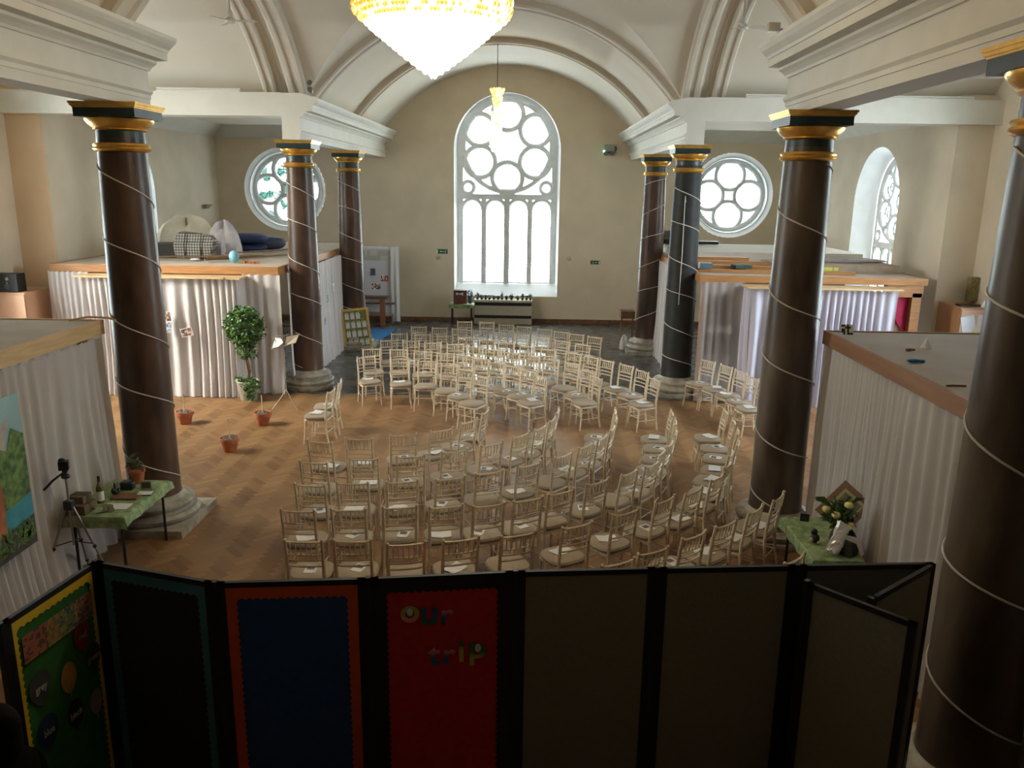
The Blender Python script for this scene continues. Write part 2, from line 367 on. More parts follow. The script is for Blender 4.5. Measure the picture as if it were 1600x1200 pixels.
# ---------------------------------------------------------------- windows
def glass(name, tint, amt):
    m = bpy.data.materials.new(name); m.use_nodes = True; nt = m.node_tree; N = nt.nodes; L = nt.links; N.remove(N['Principled BSDF'])
    t = N.new('ShaderNodeBsdfTransparent'); g = N.new('ShaderNodeBsdfGlossy'); g.inputs['Roughness'].default_value = 0.1
    tc = N.new('ShaderNodeTexCoord'); nz = N.new('ShaderNodeTexVoronoi'); nz.inputs['Scale'].default_value = 3.5
    L.new(tc.outputs['Object'], nz.inputs['Vector'])
    cr = N.new('ShaderNodeValToRGB'); cr.color_ramp.elements[0].color = (0.93, 0.97, 0.95, 1); cr.color_ramp.elements[1].color = (*tint, 1)
    cr.color_ramp.elements[0].position = 0.55 - amt / 2; cr.color_ramp.elements[1].position = 0.66
    L.new(nz.outputs['Color'], cr.inputs[0]); L.new(cr.outputs[0], t.inputs[0])
    mx = N.new('ShaderNodeMixShader'); mx.inputs[0].default_value = 0.04; L.new(t.outputs[0], mx.inputs[1]); L.new(g.outputs[0], mx.inputs[2])
    L.new(mx.outputs[0], N['Material Output'].inputs[0]); return m
GL = glass('leaded_glass', (0.80, 0.90, 0.86), 0.3); GLG = glass('foliage_tint_glass', (0.014, 0.034, 0.026), 0.5)  # second glass: green of the foliage outside put into the pane tint
def ring2(mb, T, cx, cz, r0, r1, d0, d1, a0=0, a1=2 * pi, n=40):
    full = abs(a1 - a0 - 2 * pi) < 1e-6; k = n if full else n + 1; vs = []
    for i in range(k):
        a = a0 + (a1 - a0) * i / n; c, s = cos(a), sin(a)
        # chamfered bar section
        rm = (r0 + r1) / 2; q = (r1 - r0) * .22
        vs += [T(cx + r0 * c, cz + r0 * s, d1), T(cx + r0 * c, cz + r0 * s, d0 + .03), T(cx + (rm - q) * c, cz + (rm - q) * s, d0), T(cx + (rm + q) * c, cz + (rm + q) * s, d0), T(cx + r1 * c, cz + r1 * s, d0 + .03), T(cx + r1 * c, cz + r1 * s, d1)]
    fs = []
    for i in range(n if full else n):
        j = (i + 1) % k
        fs += [(i * 6 + q, i * 6 + (q + 1) % 6, j * 6 + (q + 1) % 6, j * 6 + q) for q in range(6)]
    mb.add(vs, fs)
def barT(mb, T, u0, w0, u1, w1, d0, d1):
    vs = [T(u, w_, d) for d in (d0, d1) for w_ in (w0, w1) for u in (u0, u1)]
    mb.add(vs, [(0, 1, 3, 2), (4, 6, 7, 5), (0, 4, 5, 1), (1, 5, 7, 3), (3, 7, 6, 2), (2, 6, 4, 0)])
def reveal(mb, T, l0, d0, l1, d1):
    k = len(l0); vs = [T(a, b, d0) for a, b in l0] + [T(a, b, d1) for a, b in l1]
    mb.add(vs, [(i, (i + 1) % k, k + (i + 1) % k, k + i) for i in range(k)])
def leadbars(mb, T, cx, cz, r, d):
    for q in (0.33, 0.78): ring2(mb, T, cx, cz, r * q - .008, r * q + .008, d, d + .035, n=24)
    for k in range(12):
        a = 2 * pi * k / 12; p = [T(cx + r * q * cos(a), cz + r * q * sin(a), d + .02) for q in (0.0 if k % 3 == 0 else .33, 1.0)]
        mb.tube(p, 0.010, 4, caps=False)
wn = [0]
def tall_window(T, c, hw, hwi, sill, silli, spring, springi, dep, label, gl):
    wn[0] += 1; root = bpy.data.objects.new('window_%d' % wn[0], None); COL.objects.link(root); struct(root, label)
    mb = MB(); reveal(mb, T, arch_loop(c, hw, sill, spring, 40), 0, arch_loop(c, hwi + .10 * min(1, hwi / 1.2), silli, springi, 40), dep - .08); mb.build('window_reveal', REVEAL, root, smooth=True)
    f = hwi / 1.47; ct = springi; mb = MB(); D0, D1 = dep - .10, dep + .06
    # frame round the arch, the great circle, six circles, corner circles, transom and lancets
    o_ = arch_loop(c, hwi + .12 * f, silli, springi, 40); i_ = arch_loop(c, hwi - .07 * f, silli + .04, springi, 40)
    k = len(o_); vs = [T(a, b, D0) for a, b in o_] + [T(a, b, D0) for a, b in i_] + [T(a, b, D1) for a, b in i_]
    mb.add(vs, [(i, (i + 1) % k, k + (i + 1) % k, k + i) for i in range(k)] + [(k + i, k + (i + 1) % k, 2 * k + (i + 1) % k, 2 * k + i) for i in range(k)])
    ring2(mb, T, c, ct, 1.31 * f, 1.465 * f, D0 - .002, D1 - .002, n=64)
    for q in range(6):
        a = R(30 + 60 * q); ring2(mb, T, c + 1.0 * f * cos(a), ct + 1.0 * f * sin(a) * 0.96, .405 * f, .555 * f, D0 - .004 - .002 * q, D1 - .004 - .001 * q)
    for s in (-1, 1): ring2(mb, T, c + s * 1.24 * f, ct - 1.27 * f, .12 * f, .25 * f, D0 - .018, D1 - .012, n=24)
    tz = ct - 1.58 * f; lw = .735 * f
    barT(mb, T, c - hwi, tz - .05, c + hwi - .03, tz + .12 * f, D0 - .022, D1 - .014)
    for q in (-1.5, -.5, .5, 1.5):
        ring2(mb, T, c + q * lw, tz - .03 - .345 * f, .27 * f, .39 * f, D0 - .006, D1 - .003, 0, pi, 20)
    for q in (-2, -1, 0, 1, 2):
        ww = .078 * f if q else .088 * f
        barT(mb, T, c + q * lw - ww, silli, c + q * lw + ww, tz, D0 - (.04 if q == 0 else .010 + .001 * q), D1 - .016)
    mb.build('tracery', STONE, root)
    mb = MB()
    for q in range(6):
        a = R(30 + 60 * q); leadbars(mb, T, c + 1.0 * f * cos(a), ct + 1.0 * f * sin(a) * 0.96, .45 * f, dep)
    leadbars(mb, T, c, ct, .46 * f, dep)
    g = .118 * f; zt = tz - .35 * f
    for q in (-1.5, -.5, .5, 1.5):
        for j in range(-2, 3): barT(mb, T, c + q * lw + j * g - .008, silli, c + q * lw + j * g + .008, zt + .25 * f, dep + .01, dep + .02)
    z = silli
    while z < zt + .2 * f:
        barT(mb, T, c - hwi, z - .008, c + hwi, z + .008, dep + .01, dep + .02); z += g
    barT(mb, T, c - hwi, zt - 1.0 * f, c + hwi, zt - .98 * f, dep, dep + .03)
    mb.build('leading', LEAD, root)
    lp = arch_loop(c, hwi, silli, springi, 32); mb = MB(); mb.add([T(a, b, dep + .03) for a, b in lp], [tuple(range(len(lp)))]); mb.build('glass_pane', gl, root)
    return root
tall_window(T_end, 0, 1.65, 1.47, 0.85, 1.22, 5.40, 5.50, 0.45, 'tall arched traceried window in the end wall', GL)
def round_window(T, c, z0, label, gl):
    wn[0] += 1; root = bpy.data.objects.new('window_%d' % wn[0], None); COL.objects.link(root); struct(root, label)
    mb = MB(); reveal(mb, T, circ_loop(c, z0, 1.28, 56), 0, circ_loop(c, z0, 1.13, 56), .16); reveal(mb, T, circ_loop(c, z0, 1.13, 56), .16, circ_loop(c, z0, 1.08, 56), .42)
    mb.build('window_reveal', REVEAL, root, smooth=True)
    mb = MB(); ring2(mb, T, c, z0, 1.13, 1.17, .12, .18, n=56); ring2(mb, T, c, z0, .97, 1.1, .3, .46, n=56)
    for q in range(4):
        a = pi / 2 * q; ring2(mb, T, c + .62 * cos(a), z0 + .62 * sin(a), .385, .51, .31 + .003 * q, .452 + .001 * q)
    mb.build('tracery', STONE, root)
    mb = MB()
    for q in range(4):
        a = pi / 2 * q; leadbars(mb, T, c + .62 * cos(a), z0 + .62 * sin(a), .43, .42)
    for q in range(4):
        a = pi / 4 + pi / 2 * q
        for e in (-.1, .04, .18): mb.tube([T(c + .75 * cos(a) + e - .2, z0 + .75 * sin(a) + e, .43), T(c + .75 * cos(a) + e + .25, z0 + .75 * sin(a) + e, .43)], .006, 4)
    mb.build('leading', LEAD, root)
    lp = circ_loop(c, z0, 1.09, 40); mb = MB(); mb.add([T(a, b, .44) for a, b in lp], [tuple(range(40))]); mb.build('glass_pane', gl, root)
round_window(T_end, -6.98, 4.09, 'round traceried window with panes tinted like foliage outside, left of the nave', GLG)
round_window(T_end, 6.98, 4.09, 'round traceried window with four circles, right of the nave', GL)
for s, sd in ((-1, 'left'), (1, 'right')):
    tall_window(T_side(s, XA), 20.3, 1.3, 1.02, 1.2, 1.5, 4.0, 4.05, 0.62, 'deeply splayed arched window in the %s aisle wall' % sd, GL)
    tall_window(T_side(s, XT), YC, 1.65, 1.47, 0.95, 1.22, 5.40, 5.50, 0.45, 'tall arched window in the %s transept wall' % sd, GL)

# ---------------------------------------------------------------- columns
def column(x, y, m_, label, wire_label, turns, z_a, z_b, ph, hand, square):
    t = thing('column', label, 'column', (x, y, 0), group='columns carrying the entablatures')
    mb = MB()
    if square: mb.box(-.56, -.56, 0, .56, .56, .10)
    else: mb.lathe([(.52, 0), (.53, .02), (.53, .08), (.50, .10)], n=40)
    mb.lathe([(.50, .10), (.53, .13), (.535, .17), (.50, .21), (.455, .215), (.44, .235), (.44, .255), (.47, .27), (.475, .30), (.45, .33), (.40, .345), (.36, .36), (.335, .40)], n=40)
    mb.build('column_base', BASEST, t, smooth=True)
    MB().lathe([(.335, .36), (.318, .42), (.312, .8), (.310, 1.8), (.300, 2.8), (.284, 3.8), (.266, 4.6), (.266, 4.72)], n=48).build('shaft', m_, t, smooth=True)
    cap = MB().lathe([(.262, 4.62), (.262, 4.88)], n=48).build('capital', TEAL, t, smooth=True)
    MB().lathe([(.27, 4.57), (.30, 4.585), (.315, 4.605), (.30, 4.625), (.31, 4.645), (.30, 4.665), (.265, 4.67)], n=48).build('gilded_ring', GOLD, cap, smooth=True)
    MB().lathe([(.263, 4.80), (.29, 4.815), (.285, 4.83), (.30, 4.84), (.335, 4.87), (.365, 4.91), (.37, 4.93), (.35, 4.945)], n=48).build('gilded_ring', GOLD, cap, smooth=True)
    MB().box(-.345, -.345, 4.94, .345, .345, 5.035).build('abacus', TEAL, cap)
    mb = MB()
    for a, b, q in ((5.035, 5.05, .352), (5.05, 5.075, .366), (5.075, 5.10, .378)): mb.box(-q, -q, a, q, q, b)
    mb.build('abacus_trim', GOLD, cap)
    # cable wound round the shaft
    pts = []; n = int(turns * 28)
    for i in range(n + 1):
        f = i / n; z = z_a + (z_b - z_a) * f + .05 * sin(3.1 * f * turns + ph) + .03 * sin(2 * pi * f * turns)
        r_ = (.312 if z < 2 else .312 - .046 * (z - 2) / 2.6) + .008; a = ph + hand * 2 * pi * turns * f
        pts.append((x + r_ * cos(a), y + r_ * sin(a), z))
    tag(MB().tube(pts, .0085, 6).build('light_cable', WIREM, smooth=True), wire_label, 'cable', 'cables wound around the columns')
column(-XC, Y1, MARB, 'brown marble column on a square plinth, nearest on the left', 'pale cable spiralling around the nearest left column', 4.7, 4.45, 0.45, R(200), 1, True)
column(-XC, Y2, MARB, 'brown marble column on a round base beside the potted tree', 'pale cable spiralling around the column by the potted tree', 5.2, 4.35, 0.42, R(190), 1, False)
column(-XC, Y3, MARB, 'brown marble column behind the framed table plan, farthest on the left', 'pale cable spiralling around the farthest left column', 6, 4.4, 0.5, R(195), 1, True)
column(XC, Y1, MARB2, 'grey-brown marble column in the right half, second from the camera', 'pale cable spiralling around the second column on the right', 4.9, 4.58, 0.42, R(300), 1, False)
column(XC, Y2, BLACKP, 'column painted black on a round stone base', 'thin cable spiralling around the black column', 5.6, 4.3, 0.42, R(200), 1, False)
column(XC, Y3, MARB, 'reddish-brown marble column behind the black column, farthest on the right', 'thin cable spiralling around the farthest right column', 6, 4.55, 0.5, R(340), -1, True)
column(XC, Y0, MARB2, 'very dark marble column cut by the right picture edge', 'pale cable spiralling around the column at the right edge', 4.6, 4.5, 0.5, R(170), 1, False)
tag(MB().tube([(3.85, 16.6, 1.95), (3.86, 16.6, 3.0), (3.855, 16.62, 4.0), (3.86, 16.64, 4.12), (3.875, 16.63, 4.0)], .008, 6).build('light_cable', WIREM), 'short thin cable hanging straight down the front of the black column', 'cable')

# ---------------------------------------------------------------- curtains and booths
def curtain(name, label, pts, zt, zb, m_, amp=.045, wl=.16, flare=.05, seed=1, group=None, ragged=True):
    """pts: plan polyline the cloth hangs along"""
    rnd = random.Random(seed); P = [Vector((a, b)) for a, b in pts]; seg = []; tot = 0
    for a, b in zip(P, P[1:]): seg.append((tot, (b - a).length, a, b)); tot += (b - a).length
    n = int(tot / .022); rows = 9; vs = []; ph = 0
    prof = []
    for i in range(n + 1):
        s = tot * i / n
        for t0, ln, a, b in seg:
            if s <= t0 + ln + 1e-6: break
        d = (b - a).normalized(); p = a + d * (s - t0); nr = Vector((d.y, -d.x))
        ph += .022 / wl * 2 * pi * (1 + .5 * sin(s * 2.3 + seed)) * (0.75 + .5 * rnd.random())
        prof.append((p, nr, ph, rnd.uniform(-1, 1)))
    for r_ in range(rows + 1):
        f = r_ / rows
        for i, (p, nr, h, j) in enumerate(prof):
            a = amp * (0.35 + .65 * min(1, f * 2.5)) ; off = a * (sin(h) + .35 * sin(h * .43 + seed + f * 1.2)) + flare * f ** 4 + .012 * sin(f * 5 + h * .1)
            q = p + nr * off; z = zt + (zb - zt) * f
            if r_ == 0 and ragged: z += .02 * max(0, sin(h)) 
            if r_ == rows: z += .02 * abs(sin(h * .5 + seed)); z = max(z, .006)
            vs.append((q.x, q.y, z))
    k = n + 1; fs = [(r_ * k + i, r_ * k + i + 1, (r_ + 1) * k + i + 1, (r_ + 1) * k + i) for r_ in range(rows) for i in range(n)]
    o = MB().add(vs, fs).build(name, m_, smooth=False)
    o.data.polygons.foreach_set('use_smooth', [True] * len(o.data.polygons))
    return tag(o, label, 'curtain', group)
def booth(name, label, x0, y0, x1, y1, zt, h, fm, tm, posts, inner=None, open_side=None):
    """timber framed booth: fascia boards round a boarded top, corner posts"""
    t = thing(name, label, 'booth', (0, 0, 0)); th = .045
    mb = MB(); mb.box(x0 + th, y0 + th, zt - .05, x1 - th, y1 - th, zt - .012); mb.build('top_board', tm, t)
    for a in ((x0, y0, x1, y0 + th), (x0, y1 - th, x1, y1), (x0, y0 + th, x0 + th, y1 - th), (x1 - th, y0 + th, x1, y1 - th)):
        MB().box(a[0], a[1], zt - h, a[2], a[3], zt).build('fascia_board', fm, t, bevel=.004)
    for px, py in posts: MB().box(px - .04, py - .04, 0, px + .04, py + .04, zt - h).build('post', fm, t)
    return t
G = 'white curtains around the booths'
# near left booth
b1 = booth('booth', 'pale timber booth with a grey top, nearest on the left, tennis ball on it', -9.0, 2.0, -4.21, 9.33, 2.66, .17, PINEP, TOPB, [(-4.3, 2.2), (-4.42, 9.2), (-8.8, 9.2)])
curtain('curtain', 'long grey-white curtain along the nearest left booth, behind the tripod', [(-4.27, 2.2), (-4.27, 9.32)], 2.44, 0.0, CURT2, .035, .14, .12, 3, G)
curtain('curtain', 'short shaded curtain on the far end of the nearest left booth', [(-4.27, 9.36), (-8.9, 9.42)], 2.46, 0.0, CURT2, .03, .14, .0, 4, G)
# near right booth
b2 = booth('booth', 'booth with brown fascia and dusty grey top, nearest on the right', 4.265, 2.0, 9.0, 9.48, 2.66, .16, BROWNW, TOPG, [(4.3, 2.2), (4.42, 9.38), (8.8, 9.38)])
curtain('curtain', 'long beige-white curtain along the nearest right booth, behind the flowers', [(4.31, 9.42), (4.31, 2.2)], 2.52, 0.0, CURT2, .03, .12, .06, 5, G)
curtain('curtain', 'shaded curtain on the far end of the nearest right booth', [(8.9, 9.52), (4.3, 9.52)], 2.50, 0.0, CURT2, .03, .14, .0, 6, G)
# far left booth
b3 = booth('booth', 'orange timber booth on the far left with bags piled on top', -8.95, 16.25, -4.28, 23.9, 2.62, .16, PINE, TOPB, [(-8.85, 16.4), (-4.5, 16.6), (-4.4, 23.7)])
MB().box(-8.2, 15.75, 2.41, -4.9, 16.35, 2.44).build('soffit_board', PINEP, b3); MB().box(-6.3, 15.72, 2.42, -5.2, 15.78, 2.46).build('soffit_board', PINEP, b3)
curtain('curtain', 'brightly lit white curtain with two photographs pinned to it, far left booth', [(-8.1, 15.86), (-5.02, 15.86), (-4.98, 16.15)], 2.40, 0.0, CURT, .05, .17, .06, 7, G)
curtain('curtain', 'shaded white curtain at the left end of the far left booth', [(-8.95, 16.2), (-8.15, 16.2)], 2.46, 0.0, CURT, .03, .13, .03, 8, G)
curtain('curtain', 'shaded curtain behind the potted tree, beside the marble column', [(-5.0, 16.2), (-4.24, 16.2)], 2.46, 0.0, CURT, .03, .15, .03, 9, G)
curtain('curtain', 'white curtain with pinned cards between the two far left columns', [(-4.18, 16.5), (-4.18, 23.9)], 2.46, 0.0, CURT, .04, .2, .08, 10, G)
# far right booth
b4 = booth('booth', 'pine booth on the far right with spare timber stacked on top', 4.17, 16.25, 8.68, 23.9, 2.60, .14, PINE, TOPB, [(4.3, 16.45), (4.3, 23.7)])
MB().box(5.0, 15.75, 2.40, 8.0, 16.3, 2.43).build('soffit_board', PINEP, b4)
p_ = MB().box(8.42, 16.28, 0, 8.60, 16.42, 2.30).build('post', PINE, b4); MB().box(7.9, 16.28, 2.22, 8.62, 16.42, 2.46).build('lintel', PINE, b4)
MB().box(8.0, 16.45, 0, 8.42, 16.50, 2.25).build('back_panel', mat('tan_hardboard', (0.38, 0.22, 0.13), 0.7, 0.08, 3), b4)
lp = [(8.03, 2.20), (8.42, 2.20), (8.42, 1.45), (8.36, 1.5), (8.30, 1.60), (8.20, 1.70), (8.12, 1.87)]
tag(shape2d('cloth', [lp], mat('magenta_cloth', (0.42, 0.012, 0.07), 0.8, 0.1), lambda u, z, d: Vector((u, 16.41 + d + .012 * sin(u * 30), z)), .006), 'magenta cloth draped in the open end of the far right booth', 'cloth')
curtain('curtain', 'sheer white curtain showing dark panels behind it, beside the black column', [(5.05, 16.2), (4.2, 16.2)], 2.46, 0.0, SHEER, .03, .15, .03, 11, G)
MB().box(4.42, 16.45, .95, 4.95, 16.48, 2.2).build('door_panel', mat('dark_panel', (0.05, 0.05, 0.055), 0.6), b4)
MB().box(4.42, 16.43, 1.40, 4.95, 16.45, 1.55).build('door_rail', mat('pale_rail', (0.4, 0.38, 0.36), 0.6), b4)
curtain('curtain', 'bright bluish-white curtain of the far right booth, right of the marble column', [(7.96, 15.86), (5.1, 15.86), (5.05, 16.15)], 2.38, 0.0, CURTR, .05, .17, .05, 12, G)
curtain('curtain', 'narrow strip of white curtain between the black and the farthest right column', [(4.14, 23.9), (4.14, 17.4)], 2.46, 0.0, CURT, .04, .2, .06, 13, G)

def photo(name, label, c, w_, h_, T, cols, cat='photograph', group=None, border=.012, seed=0, tilt=0, sub=6):
    """small printed photograph: white card with blotches of colour"""
    rnd = random.Random(seed); ct, st = cos(tilt), sin(tilt)
    TT = lambda u, z, d: T(c[0] + u * ct - z * st, c[1] + u * st + z * ct, d)
    t = thing(name, label, cat, (0, 0, 0), group=group)
    mb = MB(); barT(mb, TT, -w_ / 2, -h_ / 2, w_ / 2, h_ / 2, -.004, .004); mb.build('card', PAPER, t)
    mb = MB(); W_ = w_ / 2 - border; H_ = h_ / 2 - border; nx = sub; nz = max(2, int(sub * h_ / w_))
    for i in range(nx):
        for j in range(nz):
            u0 = -W_ + 2 * W_ * i / nx; u1 = -W_ + 2 * W_ * (i + 1) / nx; z0 = -H_ + 2 * H_ * j / nz; z1 = -H_ + 2 * H_ * (j + 1) / nz
            mb.add([TT(u0, z0, -.006), TT(u1, z0, -.006), TT(u1, z1, -.006), TT(u0, z1, -.006)], [(0, 1, 2, 3)], rnd.randrange(len(cols)))
    mb.build('picture', [mat('print_%02d_%02d_%02d' % tuple(int(99 * q) for q in c_), c_, .5) for c_ in cols], t); return t
TF = lambda Y: (lambda u, z, d: Vector((u, Y + d, z)))     # hangs facing the camera side
dark = [(0.05, 0.04, 0.05), (0.25, 0.12, 0.08), (0.5, 0.35, 0.28), (0.12, 0.08, 0.08)]
photo('photograph', 'upper pinned photograph of the pair beside the marble column, far left booth', (-6.42, 1.66), .26, .20, TF(15.70), dark, seed=2, tilt=.1, group='photographs pinned to the curtains')
photo('photograph', 'lower bluish photograph pinned under another, beside the marble column', (-6.40, 1.46), .22, .22, TF(15.70), [(0.25, 0.3, 0.4), (0.1, 0.12, 0.2), (0.5, 0.5, 0.55)], seed=3, tilt=-.15, group='photographs pinned to the curtains')
photo('photograph', 'single tilted photograph pinned alone on the bright far left curtain', (-6.0, 1.36), .24, .17, TF(15.70), dark, seed=4, tilt=.25, group='photographs pinned to the curtains')
TS = lambda X: (lambda u, z, d: Vector((X - d, u, z)))     # hangs facing the nave (+x)
for i, (yy, zz, nm) in enumerate(((17.6, 1.95, 'topmost and nearest'), (18.3, 1.75, 'second nearest'), (17.75, 1.5, 'pale shiny'), (18.5, 1.42, 'middle'), (19.2, 1.6, 'farther'), (17.9, 1.15, 'lowest shiny'), (18.9, 1.1, 'low farther'), (19.8, 1.8, 'farthest'))):
    photo('card', '%s card pinned to the curtain between the far left columns' % nm, (yy, zz), .14, .20, TS(-4.05), [(0.2, 0.25, 0.35), (0.6, 0.62, 0.68), (0.1, 0.1, 0.14)], 'card', 'cards pinned between the columns', seed=20 + i, sub=3)

# ---------------------------------------------------------------- chairs
def chair_proto():
    t = thing('banquet_chair', 'cream banquet chair', 'chair')
    mb = MB(); pl = [(-.185, -.19), (-.20, .13), (-.17, .19), (.17, .19), (.20, .13), (.185, -.19)]
    k = len(pl); mb.add([(a, b, .405) for a, b in pl] + [(a, b, .435) for a, b in pl], [(i, (i + 1) % k, k + (i + 1) % k, k + i) for i in range(k)] + [tuple(range(k - 1, -1, -1)), tuple(range(k, 2 * k))])
    mb.build('seat_frame', CHAIRM, t)
    # cushion: rounded superellipse
    vs = []; n = 20; lv = [(.95, .435), (1.09, .447), (1.11, .466), (1.04, .486), (.78, .4955), (.3, .499)]
    for f, z in lv:
        for j in range(n):
            a = 2 * pi * j / n; c, s_ = cos(a), sin(a); p = 2 / 3.2
            vs.append((.195 * f * math.copysign(abs(c) ** p, c), .01 + .19 * f * math.copysign(abs(s_) ** p, s_), z))
    k = len(lv); fs = [(i * n + j, i * n + (j + 1) % n, (i + 1) * n + (j + 1) % n, (i + 1) * n + j) for i in range(k - 1) for j in range(n)] + [tuple(range((k - 1) * n, k * n)), tuple(range(n - 1, -1, -1))]
    MB().add(vs, fs).build('seat_pad', PADM, t, smooth=True)
    for s in (-1, 1):
        MB().tube([(s * .195, .20, 0), (s * .178, .172, .25), (s * .172, .165, .41)], [.012, .0155, .018], 6).build('leg', CHAIRM, t, smooth=True)
        pts = [(s * .185, -.235, 0), (s * .178, -.20, .2), (s * .174, -.185, .41), (s * .174, -.19, .55), (s * .176, -.215, .75), (s * .178, -.24, .90), (s * .178, -.243, .918), (s * .178, -.244, .93)]
        MB().tube(pts, [.013, .016, .019, .0185, .0175, .0165, .019, .008], 6).build('back_post', CHAIRM, t, smooth=True)
    mb = MB()
    for z, y in ((.895, -.245), (.755, -.222), (.69, -.212), (.625, -.202)):
        mb.tube([(-.176, y + .008, z), (-.09, y - .012, z), (0, y - .017, z), (.09, y - .012, z), (.176, y + .008, z)], .0125 if z > .8 else .0105, 6)
    for i in range(6):
        x = -.125 + .05 * i; mb.tube([(x, -.236 - .008, .755), (x * 1.02, -.262, .895)], .0078, 5)
    mb.build('backrest', CHAIRM, t, smooth=True)
    mb = MB()
    for z in (.20,):
        for s in (-1, 1): mb.bar((s * (.19 - z * .04), .187 - z * .06, z), (s * .18, -.205 + (.24 - z) * -.1, z), .007, 5)
    mb.bar((-.182, .174, .26), (.182, .174, .26), .007, 5); mb.bar((-.18, -.20, .22), (.18, -.20, .22), .007, 5)
    mb.build('stretcher', CHAIRM, t, smooth=True)
    return t
def programme_proto(k):
    t = thing('programme', 'folded programme', 'booklet')
    if k == 0:
        mb = MB(); mb.box(-.06, -.085, 0, .06, .085, .004); mb.build('cover', PAPER, t); MB().box(-.042, -.01, .004, .034, .06, .0052).build('cover_photo', INKM, t)
    else:
        mb = MB(); mb.quad((-.11, -.08, .014), (0, -.08, 0.0), (0, .08, 0.0), (-.11, .08, .012)); mb.quad((0, -.08, 0), (.11, -.08, .01), (.11, .08, .016), (0, .08, 0)); 
        o = mb.build('cover', PAPER, t); sm = o.modifiers.new('s', 'SOLIDIFY'); sm.thickness = .003
        MB().quad((-.10, -.04, .0125), (-.03, -.04, .006), (-.03, .05, .006), (-.10, .05, .0125)).build('cover_photo', INKM, t)
    return t
CX, CY = -1.42, 12.32
def from_pol(lst): return [(CX + r_ * cos(R(a)), CY + r_ * sin(R(a))) for r_, a in lst]
NEAR = {
 1: [(-1.96, 10.25), (-1.48, 10.41), (-0.89, 10.62), (-0.40, 10.90), (-0.04, 11.38), (0.16, 11.93)],
 2: [(-1.815, 9.415), (-1.23, 9.595), (-0.66, 9.735), (-0.125, 9.98), (0.345, 10.31), (0.73, 10.75), (1.005, 11.145), (1.18, 11.60), (1.27, 12.05)],
 3: [(-1.655, 8.65), (-1.185, 8.735), (-0.64, 8.82), (-0.095, 8.965), (0.375, 9.2), (0.84, 9.505), (1.285, 9.91), (1.605, 10.345), (1.855, 10.73), (2.03, 11.17), (2.12, 11.62), (2.15, 12.05)],
 4: [(-1.585, 7.895), (-1.055, 7.955), (-0.535, 8.055), (-0.03, 8.1), (0.42, 8.17), (0.84, 8.355), (1.21, 8.6), (1.65, 8.96), (2.06, 9.31), (2.385, 9.64), (2.56, 10.1), (2.74, 10.5), (2.90, 11.01), (2.99, 11.54), (3.02, 12.02)],
 5: [(-1.32, 7.155), (-0.845, 7.19), (-0.33, 7.15), (0.18, 7.275), (0.74, 7.42), (1.34, 7.68), (1.88, 8.05), (2.345, 8.43), (2.73, 8.73), (3.10, 9.2), (3.32, 9.66), (3.47, 10.12), (3.67, 10.58), (3.80, 11.12), (3.86, 11.60), (3.87, 12.15)],
 6: [(1.675, 6.855), (2.04, 7.12), (2.49, 7.495), (2.885, 7.815), (3.28, 8.2), (3.64, 8.59)],
 7: [(3.33, 7.02)],
}
FAR = {
 1: [(-2.44, 15.78), (-1.75, 15.65), (-1.2, 15.5), (-0.71, 15.15), (-0.375, 14.75), (-0.065, 14.245)],
 2: [(-2.505, 16.6), (-1.925, 16.6), (-1.395, 16.455), (-0.91, 16.3), (-0.48, 16.08), (-0.13, 15.80), (0.18, 15.45), (0.52, 15.13), (0.82, 14.78), (1.04, 14.33)],
 3: [(-2.32, 17.62), (-1.81, 17.6), (-1.315, 17.43), (-0.79, 17.3), (-0.36, 17.03), (0.05, 16.76), (0.45, 16.48), (0.86, 16.18), (1.27, 15.86), (1.665, 15.455), (1.93, 14.85), (2.04, 14.36)],
 4: [(-2.215, 18.475), (-1.68, 18.45), (-1.15, 18.33), (-0.64, 18.14), (-0.15, 17.88), (0.31, 17.57), (0.76, 17.23), (1.22, 16.90), (1.745, 16.54), (2.075, 16.2), (2.36, 15.87), (2.72, 15.45), (2.955, 14.95), (3.085, 14.30)],
 5: [(-1.905, 19.46), (-1.385, 19.37), (-0.88, 19.28), (-0.36, 19.12), (0.12, 18.88), (0.62, 18.60), (1.10, 18.27), (1.56, 17.90), (1.99, 17.515), (4.42, 16.0), (4.66, 15.55), (4.83, 15.08), (4.92, 14.58), (4.97, 14.08)],
 6: [(-0.85, 20.37), (-0.285, 20.31), (0.215, 19.985), (0.675, 19.735), (1.185, 19.435), (1.565, 19.11), (1.925, 18.82), (2.32, 18.485)],
}
ordn = ['first', 'second', 'third', 'fourth', 'fifth', 'sixth', 'seventh', 'eighth', 'ninth', 'tenth', 'eleventh', 'twelfth', 'thirteenth', 'fourteenth', 'fifteenth', 'sixteenth']
chair0 = chair_proto(); used = [False]; prg = [programme_proto(0), programme_proto(1)]; pused = [False, False]
rp = random.Random(11)
skipn = {(4, 6), (5, 4), (3, 6), (5, 2), (4, 8), (2, 0), (3, 4)}
def place(x, y, rz, label, group, paper, plabel, pgroup):
    if used[0]:
        o = dup(chair0, (x, y, 0), rz, label, group)
    else:
        used[0] = True; o = chair0; o.location = (x, y, 0); o.rotation_euler = (0, 0, rz); o['label'] = label; o['group'] = group
    if paper:
        k = rp.randrange(2); a = rp.uniform(-.7, .7); ox, oy = rp.uniform(-.05, .05), rp.uniform(-.06, .06)
        px = x + ox * cos(rz) - oy * sin(rz); py = y + ox * sin(rz) + oy * cos(rz)
        if pused[k]: dup(prg[k], (px, py, .4995), rz + a, plabel, pgroup)
        else:
            pused[k] = True; p = prg[k]; p.location = (px, py, .4995); p.rotation_euler = (0, 0, rz + a); p['label'] = plabel; p['group'] = pgroup
